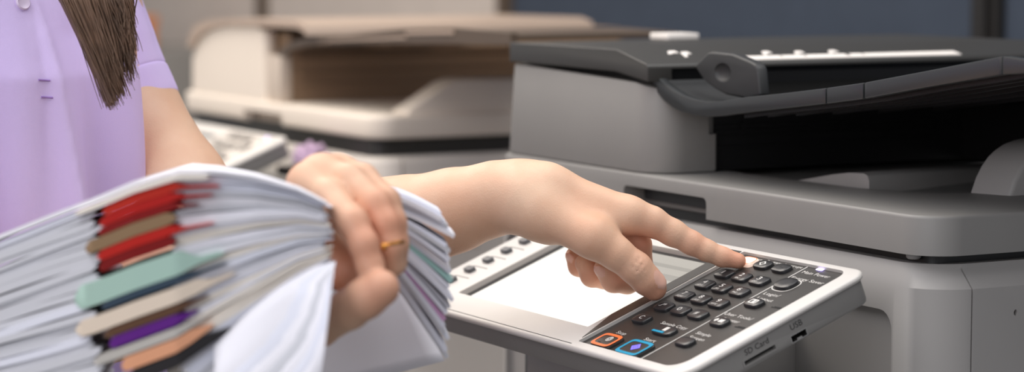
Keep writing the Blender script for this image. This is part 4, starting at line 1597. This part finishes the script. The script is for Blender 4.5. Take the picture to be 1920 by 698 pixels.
# lowest pages of the pile: bowed out of the grip, their faces to the viewer
for k in range(7):
    q = k / 6
    tops = [(402 + 20 * k, 650 + 14 * k), (458 + 14 * k, 592 + 18 * k), (520 + 11 * k, 540 + 14 * k), (590 + 5 * k, 500 + 6 * k), (630 - 1 * k, 490 + 3 * k)]
    bots = [(402 + 20 * k, 765), (458 + 14 * k, 762), (520 + 9 * k, 755), (566 + 5 * k, 740), (582 + 3 * k, 715)]
    tp_ = np.array([[np.interp(t, np.linspace(0, 1, 5), [p[c] for p in tops]) for c in (0, 1)] for t in np.linspace(0, 1, 14)])
    bp_ = np.array([[np.interp(t, np.linspace(0, 1, 5), [p[c] for p in bots]) for c in (0, 1)] for t in np.linspace(0, 1, 14)])
    bm = bmesh.new()
    g = []
    for i in range(14):
        row = []
        for j in range(8):
            b = j / 7
            p = tp_[i] * (1 - b) + bp_[i] * b
            z = np.interp(p[0], XS, ZF) - 0.004 - 0.0022 * k - 0.016 * b - 0.006 * math.sin(b * 3)
            row.append(bm.verts.new(at(p[0], p[1], z)))
        g.append(row)
    for i in range(13):
        for j in range(7):
            bm.faces.new((g[i][j], g[i + 1][j], g[i + 1][j + 1], g[i][j + 1]))
    o = rehome(obj('paper_sheet', bm, PAPERS[(0, 1, 0, 2, 0, 1, 0)[k]], None, 50))
    sd = o.modifiers.new('thickness', 'SOLIDIFY')
    sd.thickness = 0.0006
    tag(o, 'white page bowed face-on at the lower right of the pile beside the thumb', 'paper sheet', 'face-on pages under the pile')

# ------------------------------------------------------------------ light
def area(name, loc, target, sx_, sy_, power, rgb):
    l = bpy.data.lights.new(name, 'AREA')
    l.shape = 'RECTANGLE'
    l.size, l.size_y = sx_, sy_
    l.energy = power
    l.color = lin(rgb)[:3]
    o = bpy.data.objects.new(name, l)
    COL.objects.link(o)
    o.location = loc
    d = Vector(target) - Vector(loc)
    o.rotation_euler = d.to_track_quat('-Z', 'Y').to_euler()
    return o


area('ceiling_light', (-1.4, -0.4, 2.6), (-1.35, -0.3, 0), 1.2, 1.2, 30, (255, 246, 236))
area('ceiling_light', (-0.2, -0.1, 2.6), (-0.2, -0.1, 0), 1.2, 1.2, 8, (255, 252, 248))
area('ceiling_light', (0.5, 0.6, 2.6), (0.4, 0.5, 0), 1.2, 1.2, 16, (255, 253, 251))
area('ceiling_light', (0.2, -1.4, 2.6), (0.1, -1.2, 0), 1.2, 1.2, 16, (252, 251, 255))
area('ceiling_light', (-3.0, 0.4, 2.6), (-3.0, 0.6, 0), 1.2, 0.8, 14, (255, 242, 228))
area('unseen_light', (1.5, -2.0, 1.75), (0.0, -0.1, 1.1), 1.6, 1.0, 15, (250, 250, 255))  # lamp added behind the camera to lift dim surfaces; no window there
wl = area('unseen_light', tuple(CAM * [1, 1, 0] - 2.1 * RT + 2.2 * FL + [0, 0, 1.9]), (-0.9, -0.05, 1.05), 1.4, 1.4, 4, (255, 240, 222))  # unseen warm source at left, narrowed onto the rear copier; no window built
wl.data.spread = R_(100)
w = bpy.data.worlds.new('world')
scene.world = w
w.use_nodes = True
w.node_tree.nodes['Background'].inputs[0].default_value = lin((226, 226, 231))
w.node_tree.nodes['Background'].inputs[1].default_value = 0.54

vs_ = scene.view_settings
vs_.view_transform = 'Standard'
vs_.look = 'None'
vs_.gamma = 1
vs_.exposure = 0.0
vs_.use_curve_mapping = False
